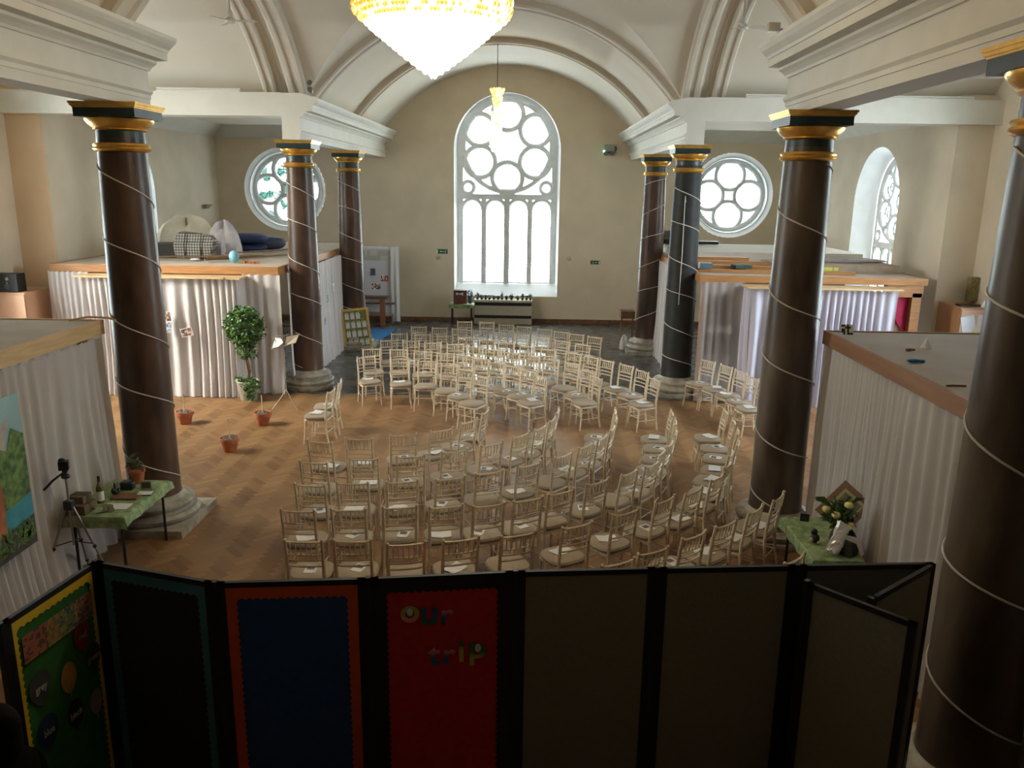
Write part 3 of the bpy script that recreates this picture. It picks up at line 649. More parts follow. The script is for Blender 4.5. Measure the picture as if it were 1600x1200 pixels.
for blk, D, bn in (('near', NEAR, 'near block, back to camera'), ('far', FAR, 'far block, facing camera')):
    for r_, lst in D.items():
        for i, (mx_, my_) in enumerate(lst):
            d = Vector((CX - mx_, CY - my_)); d.normalize()
            if blk == 'far' and r_ < 6: d = Vector((CX + .25 - mx_, CY + .2 - my_)).normalized()
            if blk == 'far' and r_ in (5, 6) and mx_ < 2.5: d = Vector((-.0 - .04 * i, -1)).normalized() if r_ == 6 and i < 3 else d
            x = mx_ + d.x * .243; y = my_ + d.y * .243; rz = math.atan2(d.y, d.x) - pi / 2 + rp.uniform(-.05, .05)
            rowd = 'innermost curved row' if r_ == 1 else 'outermost curved row' if (blk, r_) in (('near', 7), ('far', 6)) else '%s curved row' % ordn[r_ - 1]
            if blk == 'far' and r_ == 5 and mx_ > 4:
                lab = 'cream spindle-back chair, %s of the five by the curtain right of the black column' % ordn[i - 9]; own = 'the %s of the five chairs by the right curtain' % ordn[i - 9]
            else:
                lab = 'cream chair, %s from left, %s, %s' % (ordn[i], rowd, bn); own = '%s chair from left, %s, %s block' % (ordn[i], rowd, blk)
            paper = (r_, i) not in skipn if blk == 'near' else (rp.random() < .6 or mx_ > 3)
            place(x, y, rz, lab, 'cream banquet chairs of the %s block' % blk, paper, 'white programme on ' + own, 'programmes lying on the %s chairs' % blk)
for (x, y, rz, nm) in ((-2.72, 13.05, R(84), 'nearer'), (-2.72, 13.62, R(96), 'farther')):
    place(x, y, rz, 'cream chair facing left, %s of the pair near the plant pots' % nm, 'pair of chairs near the pots', True, 'white programme on the %s chair of the left-facing pair' % nm, 'programmes on the pair of chairs')
# ---------------------------------------------------------------- plants, pots, music stand
def leaves(mb, c, rx, ry, rz, n, size, rnd, mi=None, shell=.6):
    for _ in range(n):
        while True:
            p = Vector((rnd.uniform(-1, 1), rnd.uniform(-1, 1), rnd.uniform(-1, 1)))
            if shell * rnd.random() < p.length < 1: break
        q = Vector((c[0] + p.x * rx, c[1] + p.y * ry, c[2] + p.z * rz))
        a = Vector((rnd.uniform(-1, 1), rnd.uniform(-1, 1), rnd.uniform(-1, .3))).normalized(); b = a.cross(Vector((rnd.uniform(-1, 1), rnd.uniform(-1, 1), rnd.uniform(-1, 1)))).normalized()
        L_ = size * rnd.uniform(.7, 1.3); w_ = L_ * .26
        mb.add([q, q + a * L_ * .45 + b * w_, q + a * L_, q + a * L_ * .45 - b * w_], [(0, 1, 2, 3)], (rnd.random() < .3) * 1 if mi is None else mi)
rnd = random.Random(5)
t = thing('potted_tree', 'leafy green potted tree beside the marble column and shaded curtain', 'plant', (-4.85, 15.72, 0))
pt = MB().lathe([(.15, 0), (.16, .01), (.215, .36), (.225, .37), (.225, .40), (.20, .40), (.195, .36)], n=28).build('pot', mat('grey_beige_pot', (0.45, 0.40, 0.35), 0.6), t, smooth=True)
MB().tube([(0, 0, .3), (.03, 0, .55), (-.02, .02, .85), (.01, 0, 1.15), (0, 0, 1.5)], [.03, .026, .024, .022, .012], 8).tube([(.01, 0, .36), (.06, .02, .6), (.02, -.02, .9), (-.03, 0, 1.2)], [.02, .018, .016, .01], 7).build('trunk', TRUNK, t, smooth=True)
mb = MB(); leaves(mb, (0, 0, 1.50), .40, .32, .42, 1900, .08, rnd); leaves(mb, (-.02, 0, 1.05), .16, .15, .22, 260, .07, rnd); leaves(mb, (.12, -.02, .95), .12, .12, .12, 90, .07, rnd)
mb.build('foliage', [LEAF, LEAF2], t)
mb = MB(); leaves(mb, (.1, -.12, .36), .2, .16, .13, 260, .07, rnd); leaves(mb, (.12, -.22, .2), .13, .06, .16, 120, .07, rnd); leaves(mb, (-.14, -.02, .42), .1, .1, .06, 80, .07, rnd); mb.build('trailing_ivy', [LEAF, LEAF2], t)
for x, y, nm in ((-5.4, 13.95, 'leftmost of three, nearest the big column'), (-4.03, 12.45, 'nearest of the three on the open parquet'), (-3.99, 13.98, 'rightmost of the three, in front of the tree')):
    t = thing('plant_pot', 'terracotta pebble pot with bare stick, %s' % nm, 'pot', (x, y, 0), group='terracotta pots with sticks')
    MB().lathe([(.095, 0), (.10, .005), (.138, .17), (.158, .172), (.162, .235), (.145, .235), (.142, .20)], n=26, cap=False).build('pot', TERRA, t, smooth=True)
    mb = MB(); rr = random.Random(int(x * 100)); mb.lathe([(.143, .20), (.08, .215), (.001, .22)], n=20)
    for _ in range(60):
        a, q = rr.uniform(0, 6.28), sqrt(rr.random()) * .12; mb.ball((q * cos(a), q * sin(a), .222), rr.uniform(.012, .02), n=6, k=4)
    mb.build('pebbles', SOIL, t)
    MB().tube([(0, 0, .1), (.004, 0, .40), (-.004, .003, .55)], .011, 8).build('stick', PINEP, t, smooth=True)
t = thing('music_stand', 'thin folding music stand beside the potted tree with an open score', 'music stand', (-3.9, 15.15, 0))
STM = mat('brushed_stand_metal', (0.30, 0.24, 0.18), 0.5, metal=0.2)
mb = MB(); mb.bar((0, 0, .25), (0, 0, 1.2), .008); mb.build('pole', STM, t)
for a in (80, 215, 325): MB().tube([(0, 0, .36), (.16 * cos(R(a)), .16 * sin(R(a)), .16), (.30 * cos(R(a)), .30 * sin(R(a)), .008)], .007, 6).build('leg', STM, t)
mb = MB(); 
for a, b in (((-.24, -.03, 1.16), (.24, -.03, 1.30)), ((-.24, .03, 1.38), (.24, .10, 1.46)), ((-.24, -.03, 1.16), (-.2, .03, 1.38)), ((.24, -.03, 1.30), (.28, .10, 1.46)), ((-.02, -.03, 1.2), (.02, .05, 1.42)), ((0, 0, 1.2), (.24, .08, 1.44)), ((-.2, 0, 1.36), (0, 0, 1.2))): mb.bar(a, b, .006, 6)
mb.quad((.02, -.028, 1.23), (.23, -.028, 1.30), (.27, .085, 1.44), (.04, .05, 1.40)); mb.build('desk', STM, t)
o = MB().add([(-4.12, 15.12, 1.19), (-3.99, 15.10, 1.22), (-3.95, 15.16, 1.37), (-4.06, 15.17, 1.39), (-3.90, 15.12, 1.30)], [(0, 1, 2, 3), (1, 4, 2)]).build('sheet_music', PAPER)
o.modifiers.new('s', 'SOLIDIFY').thickness = .004; tag(o, 'white sheet music open on the thin music stand', 'paper')

# ---------------------------------------------------------------- far wall things
mat_b = mat('blue_mat', (0.02, 0.16, 0.42), 0.6, 0.05)
tag(MB().add([(-4.6, 21.9, .004), (-3.42, 21.75, .004), (-3.24, 24.25, .004), (-4.6, 24.3, .004), (-4.6, 21.9, .015), (-3.42, 21.75, .015), (-3.24, 24.25, .015), (-4.6, 24.3, .015)], [(0, 1, 2, 3), (4, 5, 6, 7), (0, 1, 5, 4), (1, 2, 6, 5), (2, 3, 7, 6), (3, 0, 4, 7)]).build('blue_mat', mat_b), 'blue mat on the slate floor beyond the framed table plan', 'mat')
# framed plan leaning
t = thing('framed_board', 'gilt-framed green board of pinned paper tags, leaning before the far left column', 'board', (-3.72, 21.0, 0), R(10)); t.rotation_euler = (R(-9), R(-5), R(12))
mb = MB()
for a in ((-.36, 0, -.30, 1.10), (.30, 0, .36, 1.10), (-.30, 0, .30, .06), (-.30, 1.04, .30, 1.10)): mb.box(a[0], -.02, a[1], a[2], .02, a[3])
mb.build('frame', mat('gilt_frame', (0.62, 0.43, 0.14), 0.4, 0.1, metal=0.3), t)
MB().box(-.30, -.004, .06, .30, .012, 1.04).build('backing_panel', mat('moss_green_backing', (0.20, 0.22, 0.06), 0.8, 0.3, 14), t)
for r_ in range(4):
    for c_ in range(4):
        if r_ == 3 and c_ == 3: continue
        cx = -.215 + .145 * c_ + (.03 if r_ == 0 else 0); cz = .20 + .235 * r_; 
        g = MB().add([(cx - .052, -.010, cz - .085), (cx + .052, -.010, cz - .085), (cx + .052, -.010, cz + .05), (cx + .025, -.010, cz + .085), (cx - .025, -.010, cz + .085), (cx - .052, -.010, cz + .05)], [(0, 1, 2, 3, 4, 5)]).build('paper_tag', PAPER, t)
        MB().box(cx - .012, -.013, cz + .045, cx + .012, -.010, cz + .07).build('tag_pin', BLACK, g)
# white draped display board with photos
t = thing('display_board', 'white cloth-draped display board of photographs against the end wall', 'display board', (0, 0, 0))
MB().box(-5.45, 25.35, .35, -3.5, 25.40, 2.36).build('board', mat('pale_board', (0.62, 0.62, 0.66), 0.8), t)
for x in (-5.4, -3.55): MB().box(x - .03, 25.30, 0, x + .03, 25.45, 2.36).build('leg', METAL, t)
o = curtain('drape', 'x', [(-3.30, 25.28), (-3.58, 25.26)], 2.40, .05, PAPER, .035, .2, .10, 21, None); del o['label']; del o['category']; o.parent = t
mb = MB(); mb.box(-5.5, 25.28, 2.33, -3.32, 25.42, 2.41); mb.build('top_cloth', PAPER, t)
TD = TF(25.33)
stonec = [(0.45, 0.45, 0.38), (0.3, 0.32, 0.25), (0.55, 0.55, 0.48)]
photo('picture_strip', 'wide grey-green landscape picture along the top of the draped board', (-4.15, 2.13), .95, .30, TD, stonec, 'picture', border=.0, seed=31, sub=9)
photo('picture_strip', 'small pale map picture at the top right of the draped board', (-3.56, 2.15), .22, .24, TD, [(0.6, 0.58, 0.45), (0.4, 0.4, 0.35)], 'picture', border=.0, seed=32, sub=5)
photo('photograph', 'small dark blue photograph on the draped display board', (-4.14, 1.62), .15, .22, TD, [(0.06, 0.06, 0.12), (0.12, 0.12, 0.2)], seed=33, border=.0)
photo('photograph', 'red and white photograph of two figures on the draped display board', (-3.78, 1.42), .27, .22, TD, [(0.55, 0.08, 0.08), (0.7, 0.6, 0.55), (0.05, 0.04, 0.04)], seed=34, border=.02)
photo('photograph', 'group photograph, lowest on the draped display board', (-4.05, 1.17), .32, .22, TD, [(0.5, 0.25, 0.2), (0.7, 0.65, 0.6), (0.08, 0.05, 0.05)], seed=35, border=.02)
# open timber table frame in front of it
t = thing('wooden_table', 'brown wooden table with thick legs in front of the draped board', 'table', (0, 0, 0))
MB().box(-5.0, 24.75, .84, -3.62, 25.1, .92).build('tabletop', DARKW, t)
for x in (-4.9, -3.85): MB().box(x, 24.80, 0, x + .14, 24.94, .84).build('leg', mat('red_brown_timber', (0.25, 0.09, 0.035), .5, .1), t)
MB().box(-4.9, 24.93, .66, -3.4, 24.98, .72).build('rail', DARKW, t)
# radiator / heater cabinet
t = thing('heater', 'long low cream heater cabinet with two dark grilles under the tall window', 'heater', (0, 0, 0))
CRM = mat('cream_enamel', (0.50, 0.46, 0.36), 0.5, 0.03)
MB().box(-.99, 25.52, 0, .86, 25.93, .77).build('cabinet', CRM, t, bevel=.01)
for a, b_ in ((.60, .70), (.20, .29)): MB().box(-.97, 25.505, a, .84, 25.525, b_).build('grille', BLACK, t)
rr = random.Random(9)
spots = [(-.88, 1.0), (-.75, .7), (-.62, .8), (-.50, .8), (-.36, .7), (-.22, .6), (-.10, 1.2), (.04, .6), (.20, .9), (.40, .8), (.55, .9), (.68, .8), (.80, 1.0)]
pos_n = ['first', 'second', 'third', 'fourth', 'fifth', 'sixth', 'seventh', 'eighth', 'ninth', 'tenth', 'eleventh', 'twelfth', 'thirteenth']
for i, (x, s_) in enumerate(spots):
    t = thing('potted_plant', 'small dark potted plant on the cream heater, %s from the left' % pos_n[i], 'plant', (x, 25.66, .77), group='row of small plants on the heater')
    MB().lathe([(.03, 0), (.045, .06), (.05, .065), (.04, .065)], n=12).build('pot', mat('dark_pot', (0.03, 0.035, 0.03), .6), t, smooth=True)
    mb = MB(); leaves(mb, (0, 0, .09 * s_ + .04), .06, .05, .05 * s_, 46, .05, rr, 0)
    if s_ > .85: leaves(mb, (0, 0, .16 * s_), .025, .025, .08 * s_, 24, .05, rr, 0)
    mb.build('foliage', mat('grey_green_leaves', (0.035, 0.06, 0.045), .6, .3), t)
def cloth_table(name_l, cloth_l, x0, y0, x1, y1, h, drop, hems, seed=0, legs=True):
    t = thing('table', name_l, 'table', (0, 0, 0))
    MB().box(x0, y0, h - .04, x1, y1, h - .006).build('tabletop', DARKW, t)
    for x in (x0 + .06, x1 - .06):
        for y in (y0 + .07, y1 - .07): MB().bar((x, y, 0), (x, y, h - .04), .016, 8).build('leg', BLACK, t)
    # cloth: grid with hanging sides
    rnd_ = random.Random(seed); W, D = x1 - x0, y1 - y0; nx, ny = 30, 40; vs = []
    l, r_, f, bk = hems
    us = [-l + (W + l + r_) * i / nx for i in range(nx + 1)]; vv = [-f + (D + f + bk) * j / ny for j in range(ny + 1)]
    for v in vv:
        for u in us:
            du = max(-u, 0, u - W); dv = max(-v, 0, v - D)
            x = x0 + min(max(u, -.012), W + .012); y = y0 + min(max(v, -.012), D + .012)
            z = h + .004 - max(du, dv) - .25 * min(du, dv)
            if du: x += math.copysign(.010 + .012 * sin(v * 22 + seed) * du / .15, u) + math.copysign(.25 * du * (u > 0), u)
            if dv: y += math.copysign(.010 + .012 * sin(u * 20 + seed) * dv / .15, v)
            if not du and not dv: z += .0015 * sin(u * 17) * sin(v * 13)
            vs.append((x, y, z))
    k = nx + 1; fs = [(j * k + i, j * k + i + 1, (j + 1) * k + i + 1, (j + 1) * k + i) for j in range(ny) for i in range(nx)]
    o = MB().add(vs, fs).build('tablecloth', TCLOTH, smooth=True); tag(o, cloth_l, 'tablecloth'); return t
cloth_table('small dark-legged table beneath the tall window', 'pale green cloth on the small table by the tall window', -1.70, 24.90, -.98, 25.4, .70, .12, (.06, .05, .12, .02), 1)
t = thing('wooden_crate', 'tall dark slatted wooden crate with bows on the small window table', 'crate', (-1.38, 25.12, .705))
CR = mat('dark_brown_crate', (0.13, 0.05, 0.035), 0.6, 0.2)
for a in ((-.20, -.16, -.005, -.13), (.005, -.16, .20, -.13), (-.20, .12, .20, .15), (-.20, -.13, -.17, .12), (.17, -.13, .20, .12)): MB().box(a[0], a[1], 0, a[2], a[3], .36 if a[1] < 0 and a[3] < 0 else .40).build('side', CR, t)
MB().box(-.205, -.165, .39, .205, .155, .43).build('rim', CR, t); mb = MB(); mb.add([(-.12, -.17, .37), (-.02, -.17, .33), (.1, -.17, .37), (.1, -.17, .27), (-.02, -.17, .31), (-.12, -.17, .28)], [(0, 1, 4, 5), (1, 2, 3, 4)]); mb.build('bow', PAPER, t)
t = thing('flower_vase', 'blue-grey bunch in a vase right of the dark crate', 'vase', (-1.08, 25.15, .705)); MB().lathe([(.05, 0), (.06, .12), (.04, .22), (.05, .24)], n=14).build('vase', mat('blue_grey_glass', (0.08, 0.11, 0.14), .3), t, smooth=True)
mb = MB(); leaves(mb, (0, 0, .32), .09, .08, .13, 90, .06, rr, 0); mb.build('flowers', mat('dusty_blue_leaves', (0.10, 0.15, 0.17), .7, .3), t)
tag(MB().box(-1.27, 24.93, .705, -1.0, 25.05, .715).build('paper', PAPER), 'white paper at the front of the small window table', 'paper')
# exit signs, sounders, lamp, emergency light
GREEN = mat('exit_green', (0.005, 0.10, 0.045), 0.5)
def exit_sign(x, z, w_, h_, flip, label):
    t = thing('exit_sign', label, 'sign', (x, YW - .03, z)); MB().box(-w_ / 2, 0, -h_ / 2, w_ / 2, .028, h_ / 2).build('sign_plate', GREEN, t)
    s = -1 if flip else 1; T = lambda u, z_, d: Vector((s * u, -.004 + d, z_)); mb = MB(); q = h_ / .12
    barT(mb, T, -.155 * q, -.045 * q, -.115 * q, .045 * q, 0, .002)                       # door
    mb.tube([T(.09 * q, .02 * q, 0), T(.075 * q, -.015 * q, 0)], .008 * q, 6); mb.ball(T(.10 * q, .034 * q, 0), .009 * q, .003, .009 * q, 8, 5)
    mb.tube([T(.075 * q, -.015 * q, 0), T(.10 * q, -.03 * q, 0), T(.095 * q, -.045 * q, 0)], .005 * q, 5); mb.tube([T(.075 * q, -.015 * q, 0), T(.06 * q, -.045 * q, 0)], .005 * q, 5)
    mb.tube([T(.11 * q, .0, 0), T(.09 * q, .02 * q, 0), T(.065 * q, .005 * q, 0)], .004 * q, 5)
    mb.build('running_figure', WHITEM, t)
    mb = MB(); barT(mb, T, -.04 * q, -.008 * q, .04 * q, .008 * q, 0, .002); mb.add([T(-.07 * q, 0, 0), T(-.035 * q, .025 * q, 0), T(-.035 * q, -.025 * q, 0)], [(0, 1, 2)]); mb.build('arrow', WHITEM, t)
exit_sign(-2.03, 2.24, .34, .14, False, 'green exit sign on the end wall left of the tall window')
exit_sign(2.84, 1.97, .30, .11, True, 'smaller green exit sign on the end wall right of the tall window')
def disc(name, x, z, r_, label, m_=None, Y=YW):
    tag(MB().add([(0, 0, 0)], []).tube([(x, Y - .001, z), (x, Y - .035, z), (x, Y - .05, z)], [r_, r_, r_ * .6], 16).build(name, m_ or CRM, smooth=True), label, 'sounder', 'small round fittings on the end wall')
disc('alarm_sounder', -2.17, 2.05, .055, 'small round fitting beneath the larger exit sign')
disc('alarm_sounder', 2.0, 2.08, .055, 'small round fitting right of the tall window')
disc('alarm_sounder', -8.85, 2.72, .06, 'small round fitting near the far left corner, above the blue cushions')
disc('alarm_sounder', -4.62, 5.43, .05, 'small fitting high on the end wall left of the tall window')
t = thing('emergency_light', 'twin-spot emergency light with a green lamp, high right on the end wall', 'lamp', (3.10, YW - .12, 5.36)); MB().box(-.12, 0, -.02, .20, .12, .20).build('casing', mat('grey_casing', (0.30, 0.30, 0.27), .5), t, bevel=.01)
for x in (-.08, .12): MB().tube([(x, .05, -.03), (x, -.05, -.06), (x, -.07, -.065)], [.05, .07, .065], 14).build('spot_head', mat('spot_reflector', (0.25, 0.24, 0.2), .3, metal=.5), t, smooth=True)
MB().ball((-.13, -.03, .0), .03, n=10, k=6).build('indicator_lamp', mat('green_indicator', (0.1, 0.8, 0.4), .5, emit=(0.3, 1.0, 0.55), es=6.0), t)
MB().tube([(.20, .05, .02), (.25, .05, .05), (.26, .05, .12), (.2, .05, .15)], .012, 6).build('cable_loop', BLACK, t)
def spot(x, y, z, label, heads=2):
    t = thing('spotlight', label, 'lamp', (x, y, z)); MB().box(-.03, -.03, 0, .03, .03, .1).build('bracket', METAL, t)
    for i in range(heads): MB().tube([(0, .03, .08 + .12 * i), (0, -.06, .07 + .12 * i), (0, -.08, .07 + .12 * i)], [.035, .055, .05], 14).build('spot_head', mat('dark_spot', (0.16, 0.14, 0.12), .3, metal=.6), t, smooth=True)
spot(-3.55, 16.6, 5.975, 'twin dark spotlight on the corner of the left entablature')
t = thing('floodlight', 'small box floodlight on the corner of the near right entablature', 'lamp', (3.62, 10.15, 5.97)); MB().box(-.12, -.05, .06, .02, .05, .16).build('lamp_head', mat('flood_glass', (0.5, 0.48, 0.42), .3), t, bevel=.01); MB().box(.0, -.02, 0, .05, .02, .1).build('bracket', METAL, t)
t = thing('wall_uplighter', 'small wedge-shaped uplighter on the far left aisle wall', 'lamp', (-9.1, 24.85, 3.55)); MB().add([(0, -.2, .07), (0, .2, .07), (.16, .2, .07), (.16, -.2, .07), (0, -.14, -.05), (0, .14, -.05), (.05, .14, -.05), (.05, -.14, -.05)], [(0, 1, 2, 3), (4, 5, 6, 7), (0, 1, 5, 4), (1, 2, 6, 5), (2, 3, 7, 6), (3, 0, 4, 7)]).build('lamp_shade', mat('brushed_shade', (0.35, 0.34, 0.28), .4), t)
def batten(x0, x1, y, z, label):
    t = thing('strip_light', label, 'lamp', ((x0 + x1) / 2, y, z), group='white strip lights on the transept beams'); h = (x1 - x0) / 2
    MB().box(-h, -.04, 0, h, .04, .04).build('batten', WHITEM, t); MB().bar((-h, 0, .06), (h, 0, .06), .02, 10).build('tube', WHITEM, t)
batten(-6.6, -4.95, 16.62, 5.98, 'unlit white strip light on the far left transept beam')
batten(4.9, 6.4, 16.62, 5.98, 'unlit white strip light on the far right transept beam, nearer the black column')
batten(7.3, 9.25, 16.62, 5.98, 'unlit white strip light on the far right transept beam, at its outer end')
for s, yy in ((-1, 18.6), (-1, 22.6)): pass
# ceiling fans
def fan(x, y, z, a0, label, br):
    zt = hz(abs(y - YC)); t = thing('ceiling_fan', label, 'fan', (x, y, z), group='ceiling fans in the transept vaults')
    m_ = mat('fan_enamel_%s' % br, (0.55, 0.52, 0.46), .5)
    MB().bar((0, 0, .12), (0, 0, zt - z), .011, 8).build('rod', METAL, t); MB().lathe([(.02, .16), (.035, .14), (.04, .06), (.07, .03), (.085, 0), (.07, -.03), (.03, -.04)], n=20).build('motor', m_, t, smooth=True)
    for k in range(3):
        a = R(a0 + 120 * k); c, s = cos(a), sin(a); T = lambda u, v, q: (u * c - v * s, u * s + v * c, q)
        mb = MB(); mb.add([T(.07, -.015, 0), T(.16, -.04, .012), T(.40, -.05, .012), (T(.43, 0, 0)), T(.40, .05, -.012), T(.16, .04, -.012), T(.07, .015, 0)], [(0, 1, 2, 3, 4, 5, 6)])
        o = mb.build('blade', m_, t); o.modifiers.new('s', 'SOLIDIFY').thickness = .008
fan(-4.13, 14.0, 6.80, 5, 'white three-bladed ceiling fan in the left transept', 'l')
fan(4.13, 14.0, 6.78, 10, 'white three-bladed ceiling fan in the right transept', 'r')

# ---------------------------------------------------------------- chandeliers
CRY = mat('lit_crystal', (1.0, 0.9, 0.7), 0.2, emit=(1.0, 0.84, 0.50), es=1.1)
CRY2 = mat('amber_crystal', (0.9, 0.62, 0.2), 0.2, 0.3, 40, emit=(1.0, 0.60, 0.10), es=0.42)
CRY3 = mat('bright_lamp_crystal', (1, 1, 0.95), 0.2, emit=(1.0, 0.93, 0.78), es=6.0)
t = thing('chandelier', 'huge glowing crystal chandelier hanging near the camera', 'chandelier', (0, 6.93, 5.11))
prof = []
def cprof(z):                                      # radius against height above the tip
    return .02 + .60 * min(1, z / .46) ** .92 if z < .46 else .62 + .02 * sin((z - .46) * 4)
rc = random.Random(3); tiers = []
z = 0.0
while z < 1.25:
    tiers.append((z, cprof(z) if z < .95 else .64 - (z - .95) * .8)); z += .036
def bead(mb, c, r_, mi):
    x, y, z_ = c; mb.add([(x + r_, y, z_), (x, y + r_, z_), (x - r_, y, z_), (x, y - r_, z_), (x, y, z_ + r_ * 1.5), (x, y, z_ - r_ * 1.7)], [(0, 1, 4), (1, 2, 4), (2, 3, 4), (3, 0, 4), (1, 0, 5), (2, 1, 5), (3, 2, 5), (0, 3, 5)], mi)
for name_, lo, hi in (('lower_crystal_cone', 0, .47), ('crystal_band', .47, .80), ('upper_crystal_crown', .80, 1.3)):
    mb = MB()
    for z_, rr_ in tiers:
        if not (lo <= z_ < hi): continue
        n = max(5, int(rr_ * 2 * pi / .028))
        for j in range(n):
            a = 2 * pi * j / n + z_ * 9; q = rr_ * (1 + .012 * rc.uniform(-1, 1))
            left = cos(a) < -.2
            mi = 2 if z_ < .36 else (1 if rc.random() < (.80 if left else .38) and z_ > .30 else 0)
            bead(mb, (q * cos(a), q * sin(a), z_), .017, mi)
    o = mb.build(name_, [CRY, CRY2, CRY3], t); o['kind'] = 'stuff'
mb = MB()
for z_ in (.50, .64, .78, .96): mb.tube([(cprof(z_) * .97 * cos(2 * pi * k / 48), cprof(z_) * .97 * sin(2 * pi * k / 48), z_) for k in range(48)], .010, 6, closed=True)
mb.build('gilt_ring', GOLD, t); MB().bar((0, 0, 1.25), (0, 0, hz(0) - 5.11), .015, 8).build('suspension_rod', GOLD, t)
MB().lathe([(cprof(zz) * .90, zz) for zz in (.02, .1, .2, .3, .46, .6, .8, .95)], n=32, cap=False).build('inner_glass_drops', CRY, t)
def bulb(loc, e, col, r_, name='lamp_light', par=None):
    l = bpy.data.lights.new(name, 'POINT'); l.energy = e; l.color = col; l.shadow_soft_size = r_; o = bpy.data.objects.new(name, l); COL.objects.link(o); o.location = loc; return o
bulb((0, 6.93, 6.55), 16, (1.0, 0.80, 0.48), .45); bulb((0, 6.93, 4.95), 14, (1.0, 0.85, 0.6), .2)
t = thing('pendant_chandelier', 'slim lit crystal pendant hanging in front of the tall window', 'chandelier', (-.12, 21.46, 5.15))
MB().bar((0, 0, 1.45), (0, 0, hz(0) - 5.15 - .1), .008, 8).build('cord', BLACK, t)
for nm, zs, rmax in (('top_crystal_tier', (1.32, 1.50), .19), ('middle_crystal_tier', (.95, 1.30), .13), ('lower_crystal_tier', (.35, .95), .16), ('bottom_crystal_tier', (.0, .35), .22)):
    mb = MB(); z_ = zs[0]
    while z_ < zs[1]:
        f = (z_ - zs[0]) / (zs[1] - zs[0]); q = rmax * (.55 + .45 * f); n = max(6, int(q * 2 * pi / .035))
        for j in range(n): a = 2 * pi * j / n + z_ * 7; bead(mb, (q * cos(a), q * sin(a), z_), .016, 1 if rc.random() < .6 and (f > .3 or nm[0] == 't') else (0 if nm[0] in 'tm' else 2))
        z_ += .034
    o = mb.build(nm, [CRY, CRY2, CRY3], t); o['kind'] = 'stuff'
bulb((-.12, 21.2, 5.6), 6, (1.0, 0.85, 0.6), .1)

# ---------------------------------------------------------------- on the booth tops
zt = 2.61
rr = random.Random(17)
def blob_cloth(name, label, c, rx, ry, h, m_, seed, cat='cloth'):
    r_ = random.Random(seed); n = 40; k = 12; ph = [r_.uniform(0, 6) for _ in range(6)]; vs = []
    for i in range(k + 1):
        f = i / k
        for j in range(n):
            a = 2 * pi * j / n; w_ = 1 + .10 * sin(3 * a + ph[0]) + .08 * sin(7 * a + ph[1]) * f + .05 * sin(13 * a + ph[2]) * f
            q = sin(f * pi / 2) ** .8 * w_; z_ = h * (cos(f * pi / 2) ** .7) * (1 + .12 * sin(4 * a + ph[3]) + .06 * sin(9 * a + 5 * f + ph[4]))
            vs.append((c[0] + rx * q * cos(a), c[1] + ry * q * sin(a), c[2] + max(z_, 0.002)))
    fs = [(i * n + j, i * n + (j + 1) % n, (i + 1) * n + (j + 1) % n, (i + 1) * n + j) for i in range(k) for j in range(n)] + [tuple(k * n + j for j in range(n))]
    return tag(MB().add(vs, fs).build(name, m_, smooth=True), label, cat)
blob_cloth('dust_sheet', 'rumpled cream dust sheet heaped behind the checked bag', (-7.3, 19.15, zt), .85, .45, .80, mat('cream_sheet', (0.58, 0.53, 0.42), .9, .05), 3)
blob_cloth('plastic_sheet', 'crumpled pale plastic sheet right of the checked bag', (-6.35, 18.95, zt), .34, .36, .70, mat('milky_plastic', (0.52, 0.49, 0.50), .4, .1, 9), 8)
t = thing('checked_bag', 'large black and white checked laundry bag on the far left booth', 'bag', (-6.72, 18.12, zt))
ck = bpy.data.materials.new('checked_fabric'); ck.use_nodes = True; nt = ck.node_tree; N = nt.nodes; L = nt.links
tc = N.new('ShaderNodeTexCoord'); 
def stripes(axis, sc):
    wv = N.new('ShaderNodeTexWave'); wv.bands_direction = axis; wv.inputs['Scale'].default_value = sc; L.new(tc.outputs['Object'], wv.inputs['Vector']); return wv
a_, b_ = stripes('X', 5.2), stripes('Z', 5.2); mx = N.new('ShaderNodeMath'); mx.operation = 'ADD'; L.new(a_.outputs['Fac'], mx.inputs[0]); L.new(b_.outputs['Fac'], mx.inputs[1])
cr = N.new('ShaderNodeValToRGB'); cr.color_ramp.interpolation = 'CONSTANT'; cr.color_ramp.elements[0].color = (0.05, 0.05, 0.045, 1); e = cr.color_ramp.elements.new(.33); e.color = (0.16, 0.15, 0.13, 1); cr.color_ramp.elements[2].position = .66; cr.color_ramp.elements[2].color = (0.42, 0.40, 0.36, 1)
mm = N.new('ShaderNodeMath'); mm.operation = 'MULTIPLY'; mm.inputs[1].default_value = .5; L.new(mx.outputs[0], mm.inputs[0]); L.new(mm.outputs[0], cr.inputs[0]); L.new(cr.outputs[0], N['Principled BSDF'].inputs['Base Color'])
MB().add([(-.38, -.15, 0), (.38, -.15, .02), (.36, .25, 0), (-.36, .25, 0), (-.46, -.12, .30), (.50, -.16, .34), (.46, .28, .34), (-.44, .28, .36), (-.36, -.02, .56), (.42, -.02, .50), (.38, .18, .50), (-.30, .18, .60)], [(0, 1, 2, 3), (0, 1, 5, 4), (1, 2, 6, 5), (2, 3, 7, 6), (3, 0, 4, 7), (4, 5, 9, 8), (5, 6, 10, 9), (6, 7, 11, 10), (7, 4, 8, 11), (8, 9, 10, 11)]).build('bag_body', ck, t, bevel=.03)
for x in (-.16, .20): MB().tube([(x, -.16, .02), (x, -.19, .3), (x, -.06, .56)], .012, 6).build('handle', BLACK, t)
tag(MB().box(-7.75, 18.0, zt, -7.0, 18.5, zt + .32).build('dark_box', mat('dark_box', (0.03, 0.028, 0.025), .7), bevel=.01), 'dark box left of the checked bag, half behind the column', 'box')
NAVY = mat('navy_fabric', (0.012, 0.022, 0.085), .7, .1)
